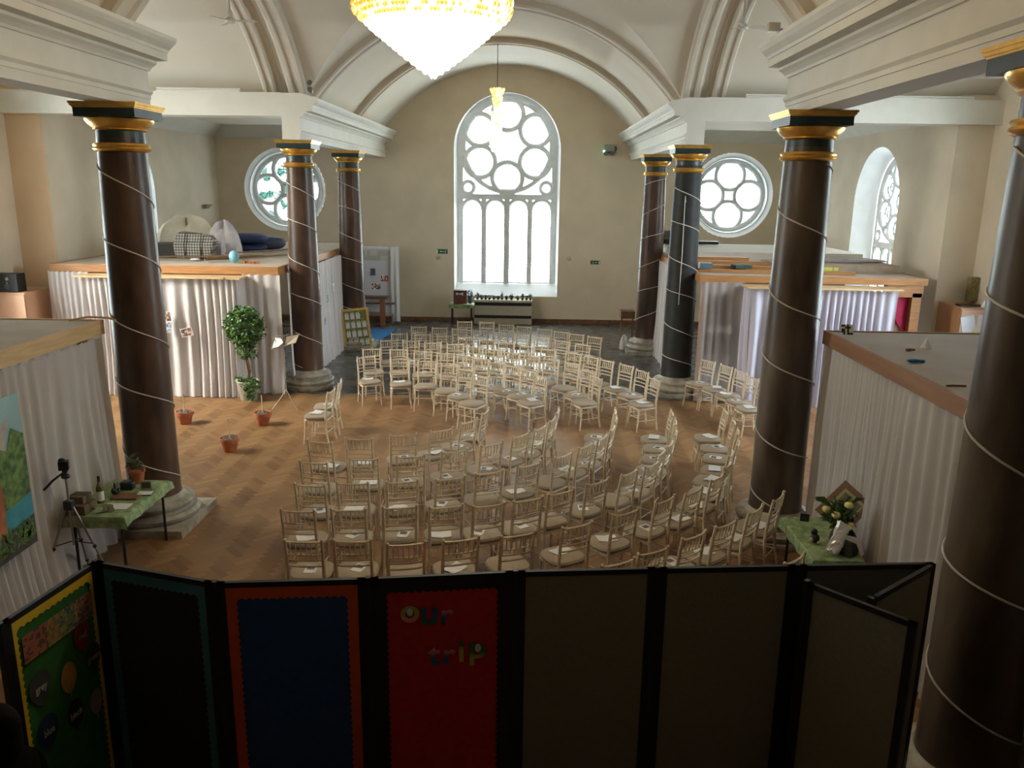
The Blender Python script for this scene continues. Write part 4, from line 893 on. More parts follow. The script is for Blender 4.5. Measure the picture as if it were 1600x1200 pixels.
def cushion(c, rx, ry, rz_, m_, label, rot=0):
    mb = MB(); n, k = 28, 10; vs = []
    for i in range(k + 1):
        a = pi * i / k
        for j in range(n):
            b = 2 * pi * j / n; sx = math.copysign(abs(cos(b)) ** .6, cos(b)); sy = math.copysign(abs(sin(b)) ** .6, sin(b)); s = sin(a) ** .55
            x, y = rx * s * sx, ry * s * sy
            vs.append((c[0] + x * cos(rot) - y * sin(rot), c[1] + x * sin(rot) + y * cos(rot), c[2] + rz_ + rz_ * cos(a)))
    mb.add(vs, [(i * n + j, (i + 1) * n + j, (i + 1) * n + (j + 1) % n, i * n + (j + 1) % n) for i in range(k) for j in range(n)])
    return tag(mb.build('cushion', m_, smooth=True), label, 'cushion')
cushion((-6.35, 20.2, zt), .55, .4, .09, NAVY, 'lower navy blue folded cushion by the plastic sheet')
cushion((-6.27, 20.25, zt + .18), .50, .4, .13, NAVY, 'thick upper navy cushion on top of the other', .1)
cushion((-5.95, 20.95, zt + .0), .42, .3, .16, mat('slate_blue_fabric', (0.06, 0.075, 0.12), .6, .2), 'grey-blue cushion lying right of the navy ones', .3)
t = tag(MB().ball((-5.45, 17.05, zt + .135), .105, .105, .13, 20, 12).ball((-5.45, 17.05, zt + .006), .012, n=6, k=4).build('balloon', mat('pale_blue_balloon', (0.22, 0.50, 0.62), .4), smooth=True), 'small pale blue balloon on the far left booth', 'balloon')
for i, (x0, y0, x1, y1, nm) in enumerate(((-6.5, 17.4, -5.0, 19.0, 'longest'), (-6.1, 17.1, -4.8, 18.6, 'nearest the balloon'), (-7.3, 17.3, -5.5, 17.9, 'crossing behind the balloon'), (-6.0, 17.0, -5.0, 17.6, 'short front'), (-5.9, 17.8, -4.7, 19.3, 'farthest'))):
    d = Vector((x1 - x0, y1 - y0, 0)); nrm = Vector((-d.y, d.x, 0)).normalized() * .035; mb = MB(); z0 = zt + .012 + .03 * i
    a, b_ = Vector((x0, y0, z0)), Vector((x1, y1, z0 + .01)); mb.add([a - nrm, a + nrm, b_ + nrm, b_ - nrm] + [q + Vector((0, 0, .025)) for q in (a - nrm, a + nrm, b_ + nrm, b_ - nrm)], [(0, 1, 2, 3), (4, 5, 6, 7), (0, 1, 5, 4), (1, 2, 6, 5), (2, 3, 7, 6), (3, 0, 4, 7)])
    tag(mb.build('timber_batten', mat('dull_batten', (0.20, 0.11, 0.055), .7, .2)), 'brown timber batten on the far left booth, the %s one' % nm, 'timber', 'loose battens on the far left booth')
tag(MB().ball((-6.45, 17.45, zt + .03), .11, .08, .03).build('white_dish', PAPER, smooth=True), 'small white lump beside the checked bag', 'dish')
mb = MB()
for i in range(7): x, y = rr.uniform(-.16, .16), rr.uniform(-.05, .05); mb.box(-5.14 + x, 17.0 + y, zt, -5.06 + x, 17.04 + y, zt + .05, rz=rr.uniform(0, 3))
tag(mb.build('wood_offcuts', mat('rusty_offcuts', (0.34, 0.11, 0.04), .7, .3)), 'little heap of reddish wood offcuts right of the balloon', 'offcuts')
tag(MB().ball((-4.72, 8.05, 2.65 + .033), .035, n=16, k=10).build('tennis_ball', mat('tennis_yellow', (0.48, 0.62, 0.04), .8), smooth=True), 'yellow-green tennis ball on the nearest left booth', 'ball')
tag(MB().tube([(-4.55, 9.2, 2.665), (-4.35, 9.25, 2.70), (-4.15, 9.32, 2.68), (-4.02, 9.40, 2.62)], .012, 6).build('timber_offcut', PINEP), 'curved strip sticking off the corner of the nearest left booth', 'strip')
# right near booth top
zr = 2.65
mb = MB(); mb.lathe([(.06, 0), (.02, .07), (.012, .10)], c=(5.0, 8.5, zr - .0), n=9); tag(mb.build('paper_cup', PAPER), 'crumpled white cup on the dusty right booth', 'cup')
tag(MB().ball((4.52, 7.72, zr + .02), .075, .03, .02, 10, 6).box(4.585, 7.71, zr, 4.62, 7.74, zr + .03).build('blue_wrapper', mat('blue_foil', (0.03, 0.22, 0.42), .4)), 'small blue wrapper on the dusty right booth', 'wrapper')
mb = MB(); mb.box(4.70, 8.28, zr, 4.75, 8.31, zr + .03, rz=.5); mb.box(4.78, 8.33, zr, 4.81, 8.35, zr + .02); tag(mb.build('debris', DARKW), 'small dark crumbs near the crumpled cup', 'debris')
tag(MB().tube([(4.35, 6.74, zr + .006), (4.42, 6.76, zr + .006), (4.52, 6.75, zr + .006)], .008, 5).build('twig', DARKW), 'thin dark twig on the right booth near the front column', 'twig')
T = lambda u, z, d: Vector((4.42 + u, 9.18 + d + z * .35, zr + .07 + z))
photo('photograph', 'tiny black-framed photograph standing at the corner of the right booth', (0, 0), .13, .11, T, [(0.02, 0.02, 0.03), (0.02, 0.02, 0.03), (0.75, 0.75, 0.75)], seed=42, border=0)
# far right booth top: timber, boards, tray
zf = 2.59
tg = 'timber stacked on the far right booth'
for i, (a, b_, nm) in enumerate((((4.2, 17.0), (7.4, 16.7), 'lowest pine beam'), ((4.3, 17.4), (5.95, 17.05), 'pine beam in the middle of the stack'), ((4.2, 17.8), (5.9, 17.7), 'upper pine beam'), ((4.25, 18.2), (5.6, 18.1), 'short red-brown beam at the back'))):
    mb = MB(); d = Vector((b_[0] - a[0], b_[1] - a[1], 0)).normalized(); n_ = Vector((-d.y, d.x, 0)) * .05; z0 = zf + .002 + .022 * i; A, B = Vector((*a, z0)), Vector((*b_, z0)); hh = Vector((0, 0, .07 + .03 * i))
    mb.add([A - n_, A + n_, B + n_, B - n_, A - n_ + hh, A + n_ + hh, B + n_ + hh, B - n_ + hh], [(0, 1, 2, 3), (4, 5, 6, 7), (0, 1, 5, 4), (1, 2, 6, 5), (2, 3, 7, 6), (3, 0, 4, 7)])
    tag(mb.build('timber_beam', PINE), '%s on the far right booth, left of the column' % nm, 'timber', tg)
tag(MB().box(5.0, 16.9, zf + .09, 5.35, 17.15, zf + .16, rz=.2).build('green_strap_bundle', mat('dark_green_webbing', (0.01, 0.05, 0.04), .7)), 'dark green strap bundle among the stacked pine', 'strap')
tag(MB().box(4.3, 16.9, zf + .08, 4.55, 17.1, zf + .19).build('blue_grey_case', mat('blue_grey_plastic', (0.10, 0.15, 0.17), .5)), 'blue-grey case beside the black column on the far right booth', 'case')
tag(MB().box(6.0, 17.2, zf + .002, 8.55, 18.6, zf + .16).build('cardboard_sheets', mat('worn_cardboard', (0.34, 0.26, 0.20), .9, .12, 4)), 'stack of worn cardboard sheets on the far right booth', 'cardboard')
tag(MB().box(6.9, 17.19, zf + .05, 7.12, 17.20, zf + .12).box(7.14, 17.19, zf + .05, 7.24, 17.20, zf + .12).build('yellow_label', mat('yellow_label', (0.62, 0.60, 0.08), .6)), 'yellow label on the edge of the cardboard sheets', 'label')
tag(MB().box(4.4, 19.4, zf + .002, 8.6, 22.4, zf + .24).build('white_board', mat('offwhite_board', (0.60, 0.56, 0.50), .8, .05, 2)), 'large off-white board lying behind the pine on the far right booth', 'board')
blob_cloth('plastic_sheet', 'dusty grey plastic sheeting over the cardboard on the far right booth', (7.5, 18.2, zf + .17), 1.0, .35, .08, mat('grey_plastic_sheet', (0.38, 0.34, 0.33), .5, .1, 9), 12)
tag(MB().box(4.35, 21.8, zf + .26, 5.75, 21.95, zf + .34).build('dark_tray', BLACK), 'thin dark strip lying behind the black column on the white board', 'strip')
for i in range(3): tag(MB().box(3.97 + .0, 21.9, zf + .25 + .12 * i, 4.55, 22.3, zf + .35 + .12 * i).build('dark_crate', mat('dark_grey_crate', (0.07, 0.068, 0.065), .6, .2)), 'dark grey crate %s, between the two far right columns' % ('at the bottom of the stack', 'in the middle of the stack', 'on top of the stack')[i], 'crate', 'stacked dark crates')

t = thing('side_table', 'small brown side table with a ragged white cloth beside the farthest right column', 'table', (3.42, 22.2, 0))
MB().box(-.13, -.2, .80, .25, .2, 1.0).build('tabletop', DARKW, t)
for a_ in (-.1, .2): MB().box(a_ - .02, -.15, 0, a_ + .02, -.11, .8).build('leg', DARKW, t)
blob_cloth('white_cloth', 'ragged white cloth bundle at the foot of the farthest right column', (3.38, 21.75, .005), .12, .12, .35, PAPER, 9)
# ---------------------------------------------------------------- transept cupboards
PEACH = mat('peach_laminate', (0.62, 0.36, 0.22), .5, .03, 2); BRWL = mat('tan_laminate', (0.42, 0.22, 0.11), .5, .06, 3)
t = thing('cupboard', 'peach laminate cupboard in the left transept corner, speaker on top', 'cupboard', (-9.6, 16.12, 0)); MB().box(-.2, -.5, 0, .48, .5, 2.10).build('carcass', PEACH, t, bevel=.006); MB().box(-.2, -.525, .1, .47, -.5, 2.06).build('door', PEACH, t)
t = thing('loudspeaker', 'black loudspeaker on the peach cupboard at the left edge', 'speaker', (-9.42, 15.82, 2.10)); MB().box(-.32, -.14, 0, .14, .14, .36).build('cabinet', BLACK, t, bevel=.008)
for z_, r_ in ((.11, .07), (.26, .035)): MB().tube([(-.06, -.141, z_), (-.06, -.15, z_)], [r_, r_ * .8], 18).build('driver', METAL if r_ < .05 else mat('driver_cone', (0.05, 0.05, 0.05), .5), t)
MB().add([(0, 0, 0)], []).tube([(-.06 + .0, -.15, .18), (-.06, -.155, .18)], [.016, .014], 10).build('badge', METAL, t)
t = thing('cupboard', 'tan cupboard with sheets of paper taped on, in the right transept corner', 'cupboard', (9.5, 16.2, 0)); MB().box(-.36, -.42, 0, .28, .46, 2.10).build('carcass', BRWL, t, bevel=.006); MB().box(-.34, -.445, .1, .28, -.42, 2.06).build('door', mat('pink_laminate', (0.52, 0.34, 0.26), .5, .03), t)
TP = lambda rot, cx, cz: (lambda u, z, d: Vector((9.5 + cx + u * cos(rot) - z * sin(rot), 15.745 + d, cz + u * sin(rot) + z * cos(rot))))
for (cx, cz, rot, col, nm) in ((-.19, 1.78, .25, (0.62, 0.66, 0.76), 'tilted bluish paper, left of the two taped'), (.10, 1.80, .0, (0.60, 0.57, 0.62), 'upright pale lilac paper taped on the right')):
    mb = MB(); barT(mb, TP(rot, cx, cz), -.13, -.17, .13, .17, 0, .003); tag(mb.build('taped_paper', mat('paper_%d' % int(cx * 100), col, .7, .05, 6)), nm + ' to the tan cupboard', 'paper')
mb = MB(); barT(mb, TP(.1, -.04, 1.66), -.05, -.04, .05, .04, -.006, -.003); tag(mb.build('sticky_note', mat('yellow_note', (0.62, 0.60, 0.30), .7)), 'yellow sticky note on the tan cupboard papers', 'note')
tag(MB().box(9.22, 15.95, 2.10, 9.68, 16.15, 2.13).build('dark_tray', BLACK), 'flat dark tray on top of the tan cupboard', 'tray')
blob_cloth('paper_heap', 'crumpled white papers at the right end of the tan cupboard top', (9.70, 15.9, 2.10), .10, .12, .12, PAPER, 5, 'paper')
tag(MB().box(9.62, 16.45, 2.15, 9.80, 16.60, 2.62).build('wicker_basket', mat('olive_wicker', (0.22, 0.19, 0.09), .8, .3, 30)), 'tall olive wicker object in the corner behind the papers', 'basket')

# ---------------------------------------------------------------- near left table with tripod
cloth_table('dark-legged table by the nearest left column', 'green leaf-print cloth on the left table by the column', -4.14, 7.98, -3.50, 9.10, .75, .12, (.03, .10, .13, .02), 2)
zt = .757
t = thing('wine_bottle', 'green wine bottle with a white label on the left table', 'bottle', (-3.93, 8.35, zt)); MB().lathe([(.036, 0), (.038, .01), (.038, .17), (.03, .20), (.014, .235), (.014, .30)], n=18).build('bottle_glass', mat('olive_glass', (0.10, 0.11, 0.02), .15), t, smooth=True)
MB().lathe([(.015, .25), (.0155, .31), (.012, .312)], n=12).build('capsule', BLACK, t); MB().lathe([(.0392, .03), (.0392, .14)], n=18, cap=False).build('bottle_label', PAPER, t)
t = thing('wine_glass', 'clear wine glass beside the bottle', 'glass', (-3.80, 8.47, zt)); gm = bpy.data.materials.new('clear_glass'); gm.use_nodes = True; gb = gm.node_tree.nodes['Principled BSDF']; gb.inputs['Transmission Weight'].default_value = 1; gb.inputs['Roughness'].default_value = .03; gb.inputs['IOR'].default_value = 1.2
MB().lathe([(.032, 0), (.03, .004), (.004, .008), (.004, .08), (.03, .11), (.036, .15), (.03, .19)], n=18, cap=False).build('glass_bowl', gm, t, smooth=True)
t = thing('pot_plant', 'small plant in a red-brown pot at the back of the left table', 'plant', (-3.82, 9.0, zt)); MB().lathe([(.06, 0), (.08, .13), (.09, .135), (.09, .17), (.075, .17)], n=20).build('pot', TERRA, t, smooth=True)
mb = MB(); leaves(mb, (0, 0, .26), .07, .07, .12, 60, .08, rr, 0); mb.build('foliage', mat('sparse_leaves', (0.10, 0.11, 0.05), .7), t)
t = thing('camera_bag', 'small black camera bag on the left table', 'bag', (-3.84, 8.78, zt)); MB().box(-.08, -.05, 0, .08, .05, .09).build('bag_body', BLACK, t, bevel=.02)
tag(MB().ball((-3.88, 8.58, zt + .05), .05, .04, .05, 12, 8).build('black_cap', BLACK, smooth=True), 'small black rounded object right of the wine bottle', 'object')
def open_frame(x, y, z, label, rz, w_=.13, h_=.10, m_=None):
    t = thing('framed_photograph', label, 'frame', (x, y, z), rz); mb = MB()
    for a in ((-w_ / 2, 0, -w_ / 2 + .014, h_), (w_ / 2 - .014, 0, w_ / 2, h_), (-w_ / 2, 0, w_ / 2, .014), (-w_ / 2, h_ - .014, w_ / 2, h_)): mb.box(a[0], -.008, a[1], a[2], .008, a[3])
    mb.build('frame', m_ or mat('silver_frame', (0.42, 0.42, 0.38), .3, metal=.6), t); MB().box(-w_ / 2 + .01, 0, .01, w_ / 2 - .01, .006, h_ - .01).build('picture', mat('dark_picture', (0.06, 0.06, 0.05), .4), t); MB().bar((0, .005, h_ * .8), (0, .06, 0.004), .004, 5).build('strut', BLACK, t); return t
open_frame(-3.62, 8.78, zt, 'small silver photo frame standing on the left table', .15)
t = thing('notebook', 'white notebook with a dark cover on the left table', 'notebook', (-3.50 - .06, 8.62, zt), .1); MB().box(-.08, -.05, 0, .08, .06, .012).build('cover', BLACK, t); MB().box(-.078, -.048, .012, .078, .055, .018).build('page', PAPER, t)
tag(MB().box(-3.88, 8.44, zt, -3.58, 8.62, zt + .018, rz=.03).build('brown_folder', mat('brown_folder', (0.17, 0.08, 0.04), .6)), 'flat brown folder on the left table', 'folder')
tag(MB().box(-3.84, 8.16, zt, -3.56, 8.33, zt + .004, rz=.04).build('paper', PAPER), 'large white sheet at the front of the left table', 'paper')
t = thing('table_card', 'small upright card with a dark mark at the front of the left table', 'card', (-3.72, 8.08, zt), -.1); MB().add([(-.06, 0, 0), (.06, 0, 0), (.06, .02, .09), (-.06, .02, .09), (-.06, .04, 0), (.06, .04, 0)], [(0, 1, 2, 3), (3, 2, 5, 4)]).build('card', mat('grey_card', (0.42, 0.40, 0.33), .8), t); MB().tube([(.01, .012, .06), (.012, .002, .012), (-.04, -.01, .003), (-.09, -.06, .003)], .004, 5).build('pen_mark', BLACK, t)
tag(MB().ball((-3.93, 8.14, zt + .02), .05, .035, .02, 10, 6).build('dark_leaf', mat('dark_olive', (0.05, 0.06, 0.02), .6)), 'dark olive oval thing near the brown boxes', 'object')
for i, (x, y, z_, w_, d, h_, nm) in enumerate(((-4.02, 8.10, zt, .22, .24, .10, 'lower brown striped gift box'), (-4.04, 8.14, zt + .101, .17, .18, .075, 'upper brown gift box'))):
    t = thing('gift_box', nm + ' at the left end of the table', 'box', (x, y, z_)); MB().box(-w_ / 2, -d / 2, 0, w_ / 2, d / 2, h_).build('box', mat('brown_kraft_%d' % i, (0.14 - .03 * i, 0.085, 0.05), .7, .2), t); MB().box(-w_ / 2 - .002, -.02, 0, w_ / 2 + .002, .02, h_ + .002).build('ribbon', mat('dark_ribbon', (0.05, 0.03, 0.02), .6), t)
# tripod
t = thing('tripod', 'black and grey camera tripod before the left table', 'tripod', (-4.02, 7.9, 0))
MB().bar((0, 0, .45), (0, 0, 1.22), .012, 10).build('centre_column', METAL, t); MB().box(-.045, -.04, .86, .045, .04, .96).build('collar', BLACK, t, bevel=.008)
for k, a in enumerate((15, 195, 100)):
    c, s = cos(R(a)), sin(R(a)); lg = MB().tube([(.03 * c, .03 * s, .90), (.19 * c, .19 * s, .45), (.34 * c, .34 * s, .012)], [.013, .012, .009], 8).build('leg', METAL, t, smooth=True)
    MB().ball((.20 * c, .20 * s, .42), .022, n=10, k=6).ball((.30 * c, .30 * s, .13), .018, n=10, k=6).build('clamp', BLACK, lg); MB().bar((.0, 0, .50), (.19 * c, .19 * s, .45), .006, 6).build('brace', BLACK, t)
MB().ball((0, 0, 1.23), .045, .045, .03).ball((.0, 0, 1.29), .03).box(-.05, -.05, 1.31, .045, .04, 1.40, rz=.4).ball((-.02, 0, 1.40), .04, .03, .03).build('head', BLACK, t); MB().tube([(-.02, 0, 1.27), (-.12, -.04, 1.19), (-.20, -.08, 1.10)], [.009, .013, .014], 8).build('pan_handle', BLACK, t)
# banner
t = thing('beach_banner', 'tropical seaside picture banner on the left curtain, cut by the left edge', 'banner', (0, 0, 0)); X0 = -4.10
TB = lambda u, z, d: Vector((X0 - d, u, z))
def poly(nm, pts, m_, d=-.004): mb = MB(); mb.add([TB(a, b, d) for a, b in pts], [tuple(range(len(pts)))]); return mb.build(nm, m_, t)
mb = MB(); barT(mb, TB, 5.6, .72, 7.42, 2.26, 0, .006); mb.build('sheet', mat('banner_sky', (0.26, 0.42, 0.46), .6, .1, 2), t)
poly('printed_cliff', [(5.6, 1.3), (6.9, 1.45), (7.1, 1.75), (7.25, 2.05), (7.0, 2.0), (6.8, 2.1), (6.2, 2.0), (5.6, 2.1)], mat('print_cliff', (0.36, 0.33, 0.28), .6, .2, 6))
poly('printed_palms', [(5.6, 1.15), (7.42, 1.2), (7.42, 1.85), (7.25, 1.95), (7.15, 1.75), (7.0, 1.82), (6.9, 1.6), (6.6, 1.55), (5.6, 1.6)], mat('print_palms', (0.16, 0.26, 0.06), .6, 0, 14, col2=(0.03, 0.08, 0.02)), -.006)
poly('printed_sea', [(5.6, .9), (7.42, .98), (7.42, 1.25), (7.1, 1.2), (6.9, 1.2), (5.6, 1.15)], mat('print_sea', (0.04, 0.24, 0.30), .6, .2, 5), -.008)
poly('printed_rock', [(5.6, .85), (7.0, .95), (7.0, 1.15), (7.02, 1.3), (7.0, 1.48), (6.9, 1.52), (6.0, 1.5), (5.6, 1.5)], mat('print_rock', (0.36, 0.11, 0.04), .6, .3, 7), -.010)
poly('printed_shore', [(5.6, .72), (7.42, .72), (7.42, 1.02), (7.0, .98), (5.6, .92)], mat('print_shore', (0.05, 0.04, 0.035), .6, .4, 8), -.012)
mb = MB()
rl = random.Random(4)
for _ in range(120): u, z_ = rl.uniform(6.8, 7.38), rl.uniform(.74, .95); a = rl.uniform(.2, 2.9); mb.add([TB(u, z_, -.014), TB(min(7.41, u + .10 * cos(a)), z_ + .05 * sin(a) + .02, -.014), TB(min(7.41, u + .06 * cos(a)), z_ + .10 * sin(a), -.014)], [(0, 1, 2)])
mb.build('printed_ferns', mat('print_ferns', (0.11, 0.22, 0.04), .6, .3, 20), t)

# ---------------------------------------------------------------- near right table with flowers
cloth_table('dark-legged table by the right column', 'green leaf-print cloth on the right table under the flowers', 3.64, 7.35, 4.12, 8.40, .75, .12, (.12, .0, .13, .03), 5)
t = thing('flower_arrangement', 'yellow flowers and spiky leaves in a dark jug on the right table', 'flowers', (3.955, 7.66, zt + .0)); MB().lathe([(.06, 0), (.075, .05), (.07, .12), (.045, .18), (.05, .22)], n=18).build('jug', mat('dark_jug', (0.03, 0.022, 0.018), .35), t, smooth=True)
mb = MB(); leaves(mb, (0, 0, .36), .14, .13, .13, 330, .07, rr); leaves(mb, (0, 0, .26), .06, .06, .08, 60, .06, rr, 0)
for a, l_ in ((100, .3), (140, .32), (165, .26), (60, .28), (30, .3), (200, .28)):
    c, s = cos(R(a)), .5 * sin(R(a)); b0 = Vector((.08 * c, .08 * s, .40)); mb.add([b0, b0 + Vector((l_ * .35 * c, s * .05, .11)), b0 + Vector((l_ * .75 * c, s * .1, .10)), b0 + Vector((l_ * .35 * c, s * .05, .06))], [(0, 1, 2, 3)], 0)
mb.build('foliage', [LEAF, mat('eucalyptus_leaves', (0.16, 0.20, 0.13), .6)], t)
for (x, y, z_) in ((-.07, -.09, .37), (-.14, -.02, .40), (.05, -.08, .47), (.07, -.11, .27)):
    mb = MB(); 
    for q in range(3): mb.ball((x + .008 * cos(q * 2.1), y + .008 * sin(q * 2.1), z_), .037, .037, .03, 12, 7, f=lambda a, b: 1 + .08 * sin(5 * b + a * 3))
    mb.build('rose', mat('pale_yellow_petals', (0.62, 0.56, 0.20), .7, .15, 20), t, smooth=True)
rf = random.Random(8); mb = MB(); n, k = 14, 8; vs = []
for i in range(k + 1):
    for j in range(n): a = 2 * pi * j / n; q = .075 * (.8 + .35 * rf.random()) * (1.15 if i in (0, k) else 1); vs.append((q * cos(a), .6 * q * sin(a), .30 * i / k + rf.uniform(-.016, .016)))
mb.add(vs, [(i * n + j, i * n + (j + 1) % n, (i + 1) * n + (j + 1) % n, (i + 1) * n + j) for i in range(k) for j in range(n)] + [tuple(range(n)), tuple(range(k * n, k * n + n))])
o = mb.build('foil_package', mat('silver_foil', (0.92, 0.92, 0.90), .35, metal=.55)); o.location = (3.83, 7.42, zt + .045); o.rotation_euler = (R(-10), R(28), R(10)); tag(o, 'crumpled silver foil package leaning on the dark basket, right table', 'foil')
blob_cloth('dark_bundle', 'dark green wrapped bundle behind the foil package', (4.00, 7.52, zt), .12, .12, .22, mat('dark_green_wrap', (0.05, 0.06, 0.035), .5, 0, 16, .5, col2=(0.012, 0.015, 0.010)), 31, 'bundle')
T = lambda u, z, d: Vector((4.0 + u, 7.50 + d * 1 + z * .2, zt + .28 + z)); mb = MB()
mb.add([(3.93, 7.38, zt + .24), (4.06, 7.36, zt + .22), (4.11, 7.35, zt + .06), (4.08, 7.34, zt + .04), (4.03, 7.36, zt + .16), (3.92, 7.38, zt + .20)], [(0, 1, 4, 5), (1, 2, 3, 4)]); o = mb.build('ribbon_bow', PAPER); o.modifiers.new('s', 'SOLIDIFY').thickness = .004; tag(o, 'pale ribbon draped over the dark green bundle', 'ribbon')
t = thing('picture', 'tilted picture in a cream mount standing behind the flowers', 'picture', (4.00, 7.98, zt + .13)); t.rotation_euler = (R(-14), R(38), R(-22))
MB().box(-.19, 0, -.02, .19, .012, .42).build('backing', mat('brown_card_mount', (0.33, 0.20, 0.13), .7), t); MB().box(-.13, -.006, .03, .13, 0, .36).build('mount', mat('cream_mount', (0.60, 0.56, 0.42), .6), t); MB().box(-.105, -.009, .06, .105, -.006, .33).build('print', mat('olive_print', (0.22, 0.24, 0.12), .6, .4, 15), t)
open_frame(3.84, 8.28, zt, 'tiny black frame standing at the back of the right table', -.2, .09, .08, BLACK)
t = thing('small_figurine', 'small dark and cream figurine left of the jug', 'figurine', (3.76, 7.72, zt)); MB().ball((0, 0, .05), .05, .04, .05).ball((-.01, 0, .12), .035, .03, .035).build('body', BLACK, t, smooth=True); MB().ball((-.04, -.02, .04), .022, .02, .028).ball((.03, -.03, .015), .02, n=8, k=6).build('pale_patch', mat('cream_patch', (0.5, 0.42, 0.25), .6), t)

# ---------------------------------------------------------------- folding display screen in the foreground
t = thing('folding_screen', 'dark folding display screen of hinged panels across the foreground', 'screen', (0, 0, 0))
HZ = 1.90
CORN = [(-2.02, 3.88), (-1.90, 4.65), (-1.05, 4.41), (-.14, 4.51), (.76, 4.65), (1.66, 4.745), (2.57, 4.83), (3.48, 4.91)]
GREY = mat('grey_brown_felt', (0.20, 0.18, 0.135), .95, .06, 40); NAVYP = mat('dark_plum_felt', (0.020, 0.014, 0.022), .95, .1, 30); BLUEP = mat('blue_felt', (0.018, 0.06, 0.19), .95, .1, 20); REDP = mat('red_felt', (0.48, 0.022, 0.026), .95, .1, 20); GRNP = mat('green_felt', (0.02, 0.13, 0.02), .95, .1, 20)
YELP = mat('yellow_border_paper', (0.62, 0.42, 0.015), .8, .05); TEALP = mat('teal_border_paper', (0.045, 0.15, 0.21), .8, .05); ORNP = mat('orange_border_paper', (0.55, 0.075, 0.02), .8, .05)
def panel(a, b, face, border, bm, wav, name='panel', inset=.058, top=HZ, bot=.06):
    A, B = Vector((*a, 0)), Vector((*b, 0)); d = (B - A); W = d.length; d.normalize(); n_ = Vector((d.y, -d.x, 0))      # n_ towards the camera
    T = lambda u, z, q: A + d * u + n_ * q + Vector((0, 0, z))
    p = MB(); barT(p, T, inset, bot + .03, W - inset, top - .03, -.008, .008); pan = p.build(name, face, t)
    fr = MB(); barT(fr, T, .006, bot, inset + .006, top, -.014, .014); barT(fr, T, W - inset - .006, bot, W - .006, top, -.014, .014); barT(fr, T, .006, top - .035, W - .006, top, -.014, .014); barT(fr, T, .006, bot, W - .006, bot + .035, -.014, .014); fr.build('panel_frame', BLACKF, pan)
    mb = MB()
    barT(mb, T, -.014, bot, .014, top + .008, -.019, .019)
    mb.build('hinge', BLACK, pan)
    if bm:
        bw = border; x0, x1, z0, z1 = bw, W - bw, bot + .05, top - .035 - bw * .62
        outer = [(inset - .004, bot + .03), (W - inset + .004, bot + .03), (W - inset + .004, top - .03), (inset - .004, top - .03)]
        inner = []
        def run(p0, p1, nn, ax):
            for i in range(nn):
                for q in range(6):
                    f = (i + q / 6) / nn; u = p0[0] + (p1[0] - p0[0]) * f; z = p0[1] + (p1[1] - p0[1]) * f; o_ = wav * abs(sin(pi * q / 6))
                    inner.append((u + o_ * ax[0], z + o_ * ax[1]))
        nz_ = int((z1 - z0) / .045); nx_ = int((x1 - x0) / .045)
        run((x0, z0), (x1, z0), nx_, (0, -1)); run((x1, z0), (x1, z1), nz_, (1, 0)); run((x1, z1), (x0, z1), nx_, (0, 1)); run((x0, z1), (x0, z0), nz_, (-1, 0))
        shape2d('scalloped_border', [outer, inner], bm, lambda u, z, q: T(u, z, .012 + q), .003, pan)
    return pan, T, W
pan0, T0, W0 = panel(CORN[0], CORN[1], GRNP, .10, YELP, .012)
panel(CORN[1], CORN[2], NAVYP, .125, TEALP, .012)
panel(CORN[2], CORN[3], BLUEP, .135, ORNP, .012)
pan3, T3, W3 = panel(CORN[3], CORN[4], REDP, .12, BLACKF, .012)
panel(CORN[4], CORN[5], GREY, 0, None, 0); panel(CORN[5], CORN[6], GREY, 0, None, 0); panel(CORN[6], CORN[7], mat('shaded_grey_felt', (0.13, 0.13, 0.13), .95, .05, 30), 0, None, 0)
panel((2.87, 4.41), CORN[7], GREY, 0, None, 0, inset=.045)
panel((2.56, 4.61), (3.02, 4.13), GREY, 0, None, 0, inset=.045)
# pinned letters 'our trip'
cols = {'g': (0.02, 0.16, 0.05), 'y': (0.45, 0.42, 0.03), 'p': (0.75, 0.22, 0.24), 'b': (0.03, 0.10, 0.26), 'w': (0.6, 0.62, 0.5)}
def band(name, specs, zlo, zhi, horiz=True):
    m = bpy.data.materials.new(name); m.use_nodes = True; nt = m.node_tree; N = nt.nodes; L = nt.links
    tc = N.new('ShaderNodeTexCoord'); sx = N.new('ShaderNodeSeparateXYZ'); L.new(tc.outputs['Object'], sx.inputs[0]); mr = N.new('ShaderNodeMapRange'); mr.inputs[1].default_value = zlo; mr.inputs[2].default_value = zhi; L.new(sx.outputs['Z'], mr.inputs[0])
    cr = N.new('ShaderNodeValToRGB'); cr.color_ramp.elements[0].color = (*cols[specs[0]], 1); cr.color_ramp.elements[1].color = (*cols[specs[-1]], 1)
    for i, q in enumerate(specs[1:-1]): e = cr.color_ramp.elements.new((i + 1) / (len(specs) - 1)); e.color = (*cols[q], 1)
    L.new(mr.outputs[0], cr.inputs[0]); L.new(cr.outputs[0], N['Principled BSDF'].inputs['Base Color']); N['Principled BSDF'].inputs['Roughness'].default_value = .8; return m
def letter(ch, u, z, size, spec):
    m_ = band('rainbow_%s_%d' % (ch, int(u * 100)), spec, z, z + size * .72)
    o = text_mesh('letter', ch, size, m_, lambda a, b, q: T3(u + a, z + b, .016 + q), pan3)
letter('o', .25, 1.60, .22, 'pyyg'); letter('u', .37, 1.575, .24, 'gbb'); letter('r', .475, 1.57, .20, 'bbpp')
letter('t', .40, 1.29, .21, 'bbpp'); letter('r', .49, 1.29, .20, 'bbpp'); letter('i', .57, 1.30, .22, 'pyygg'); letter('p', .67, 1.32, .22, 'yggbb')
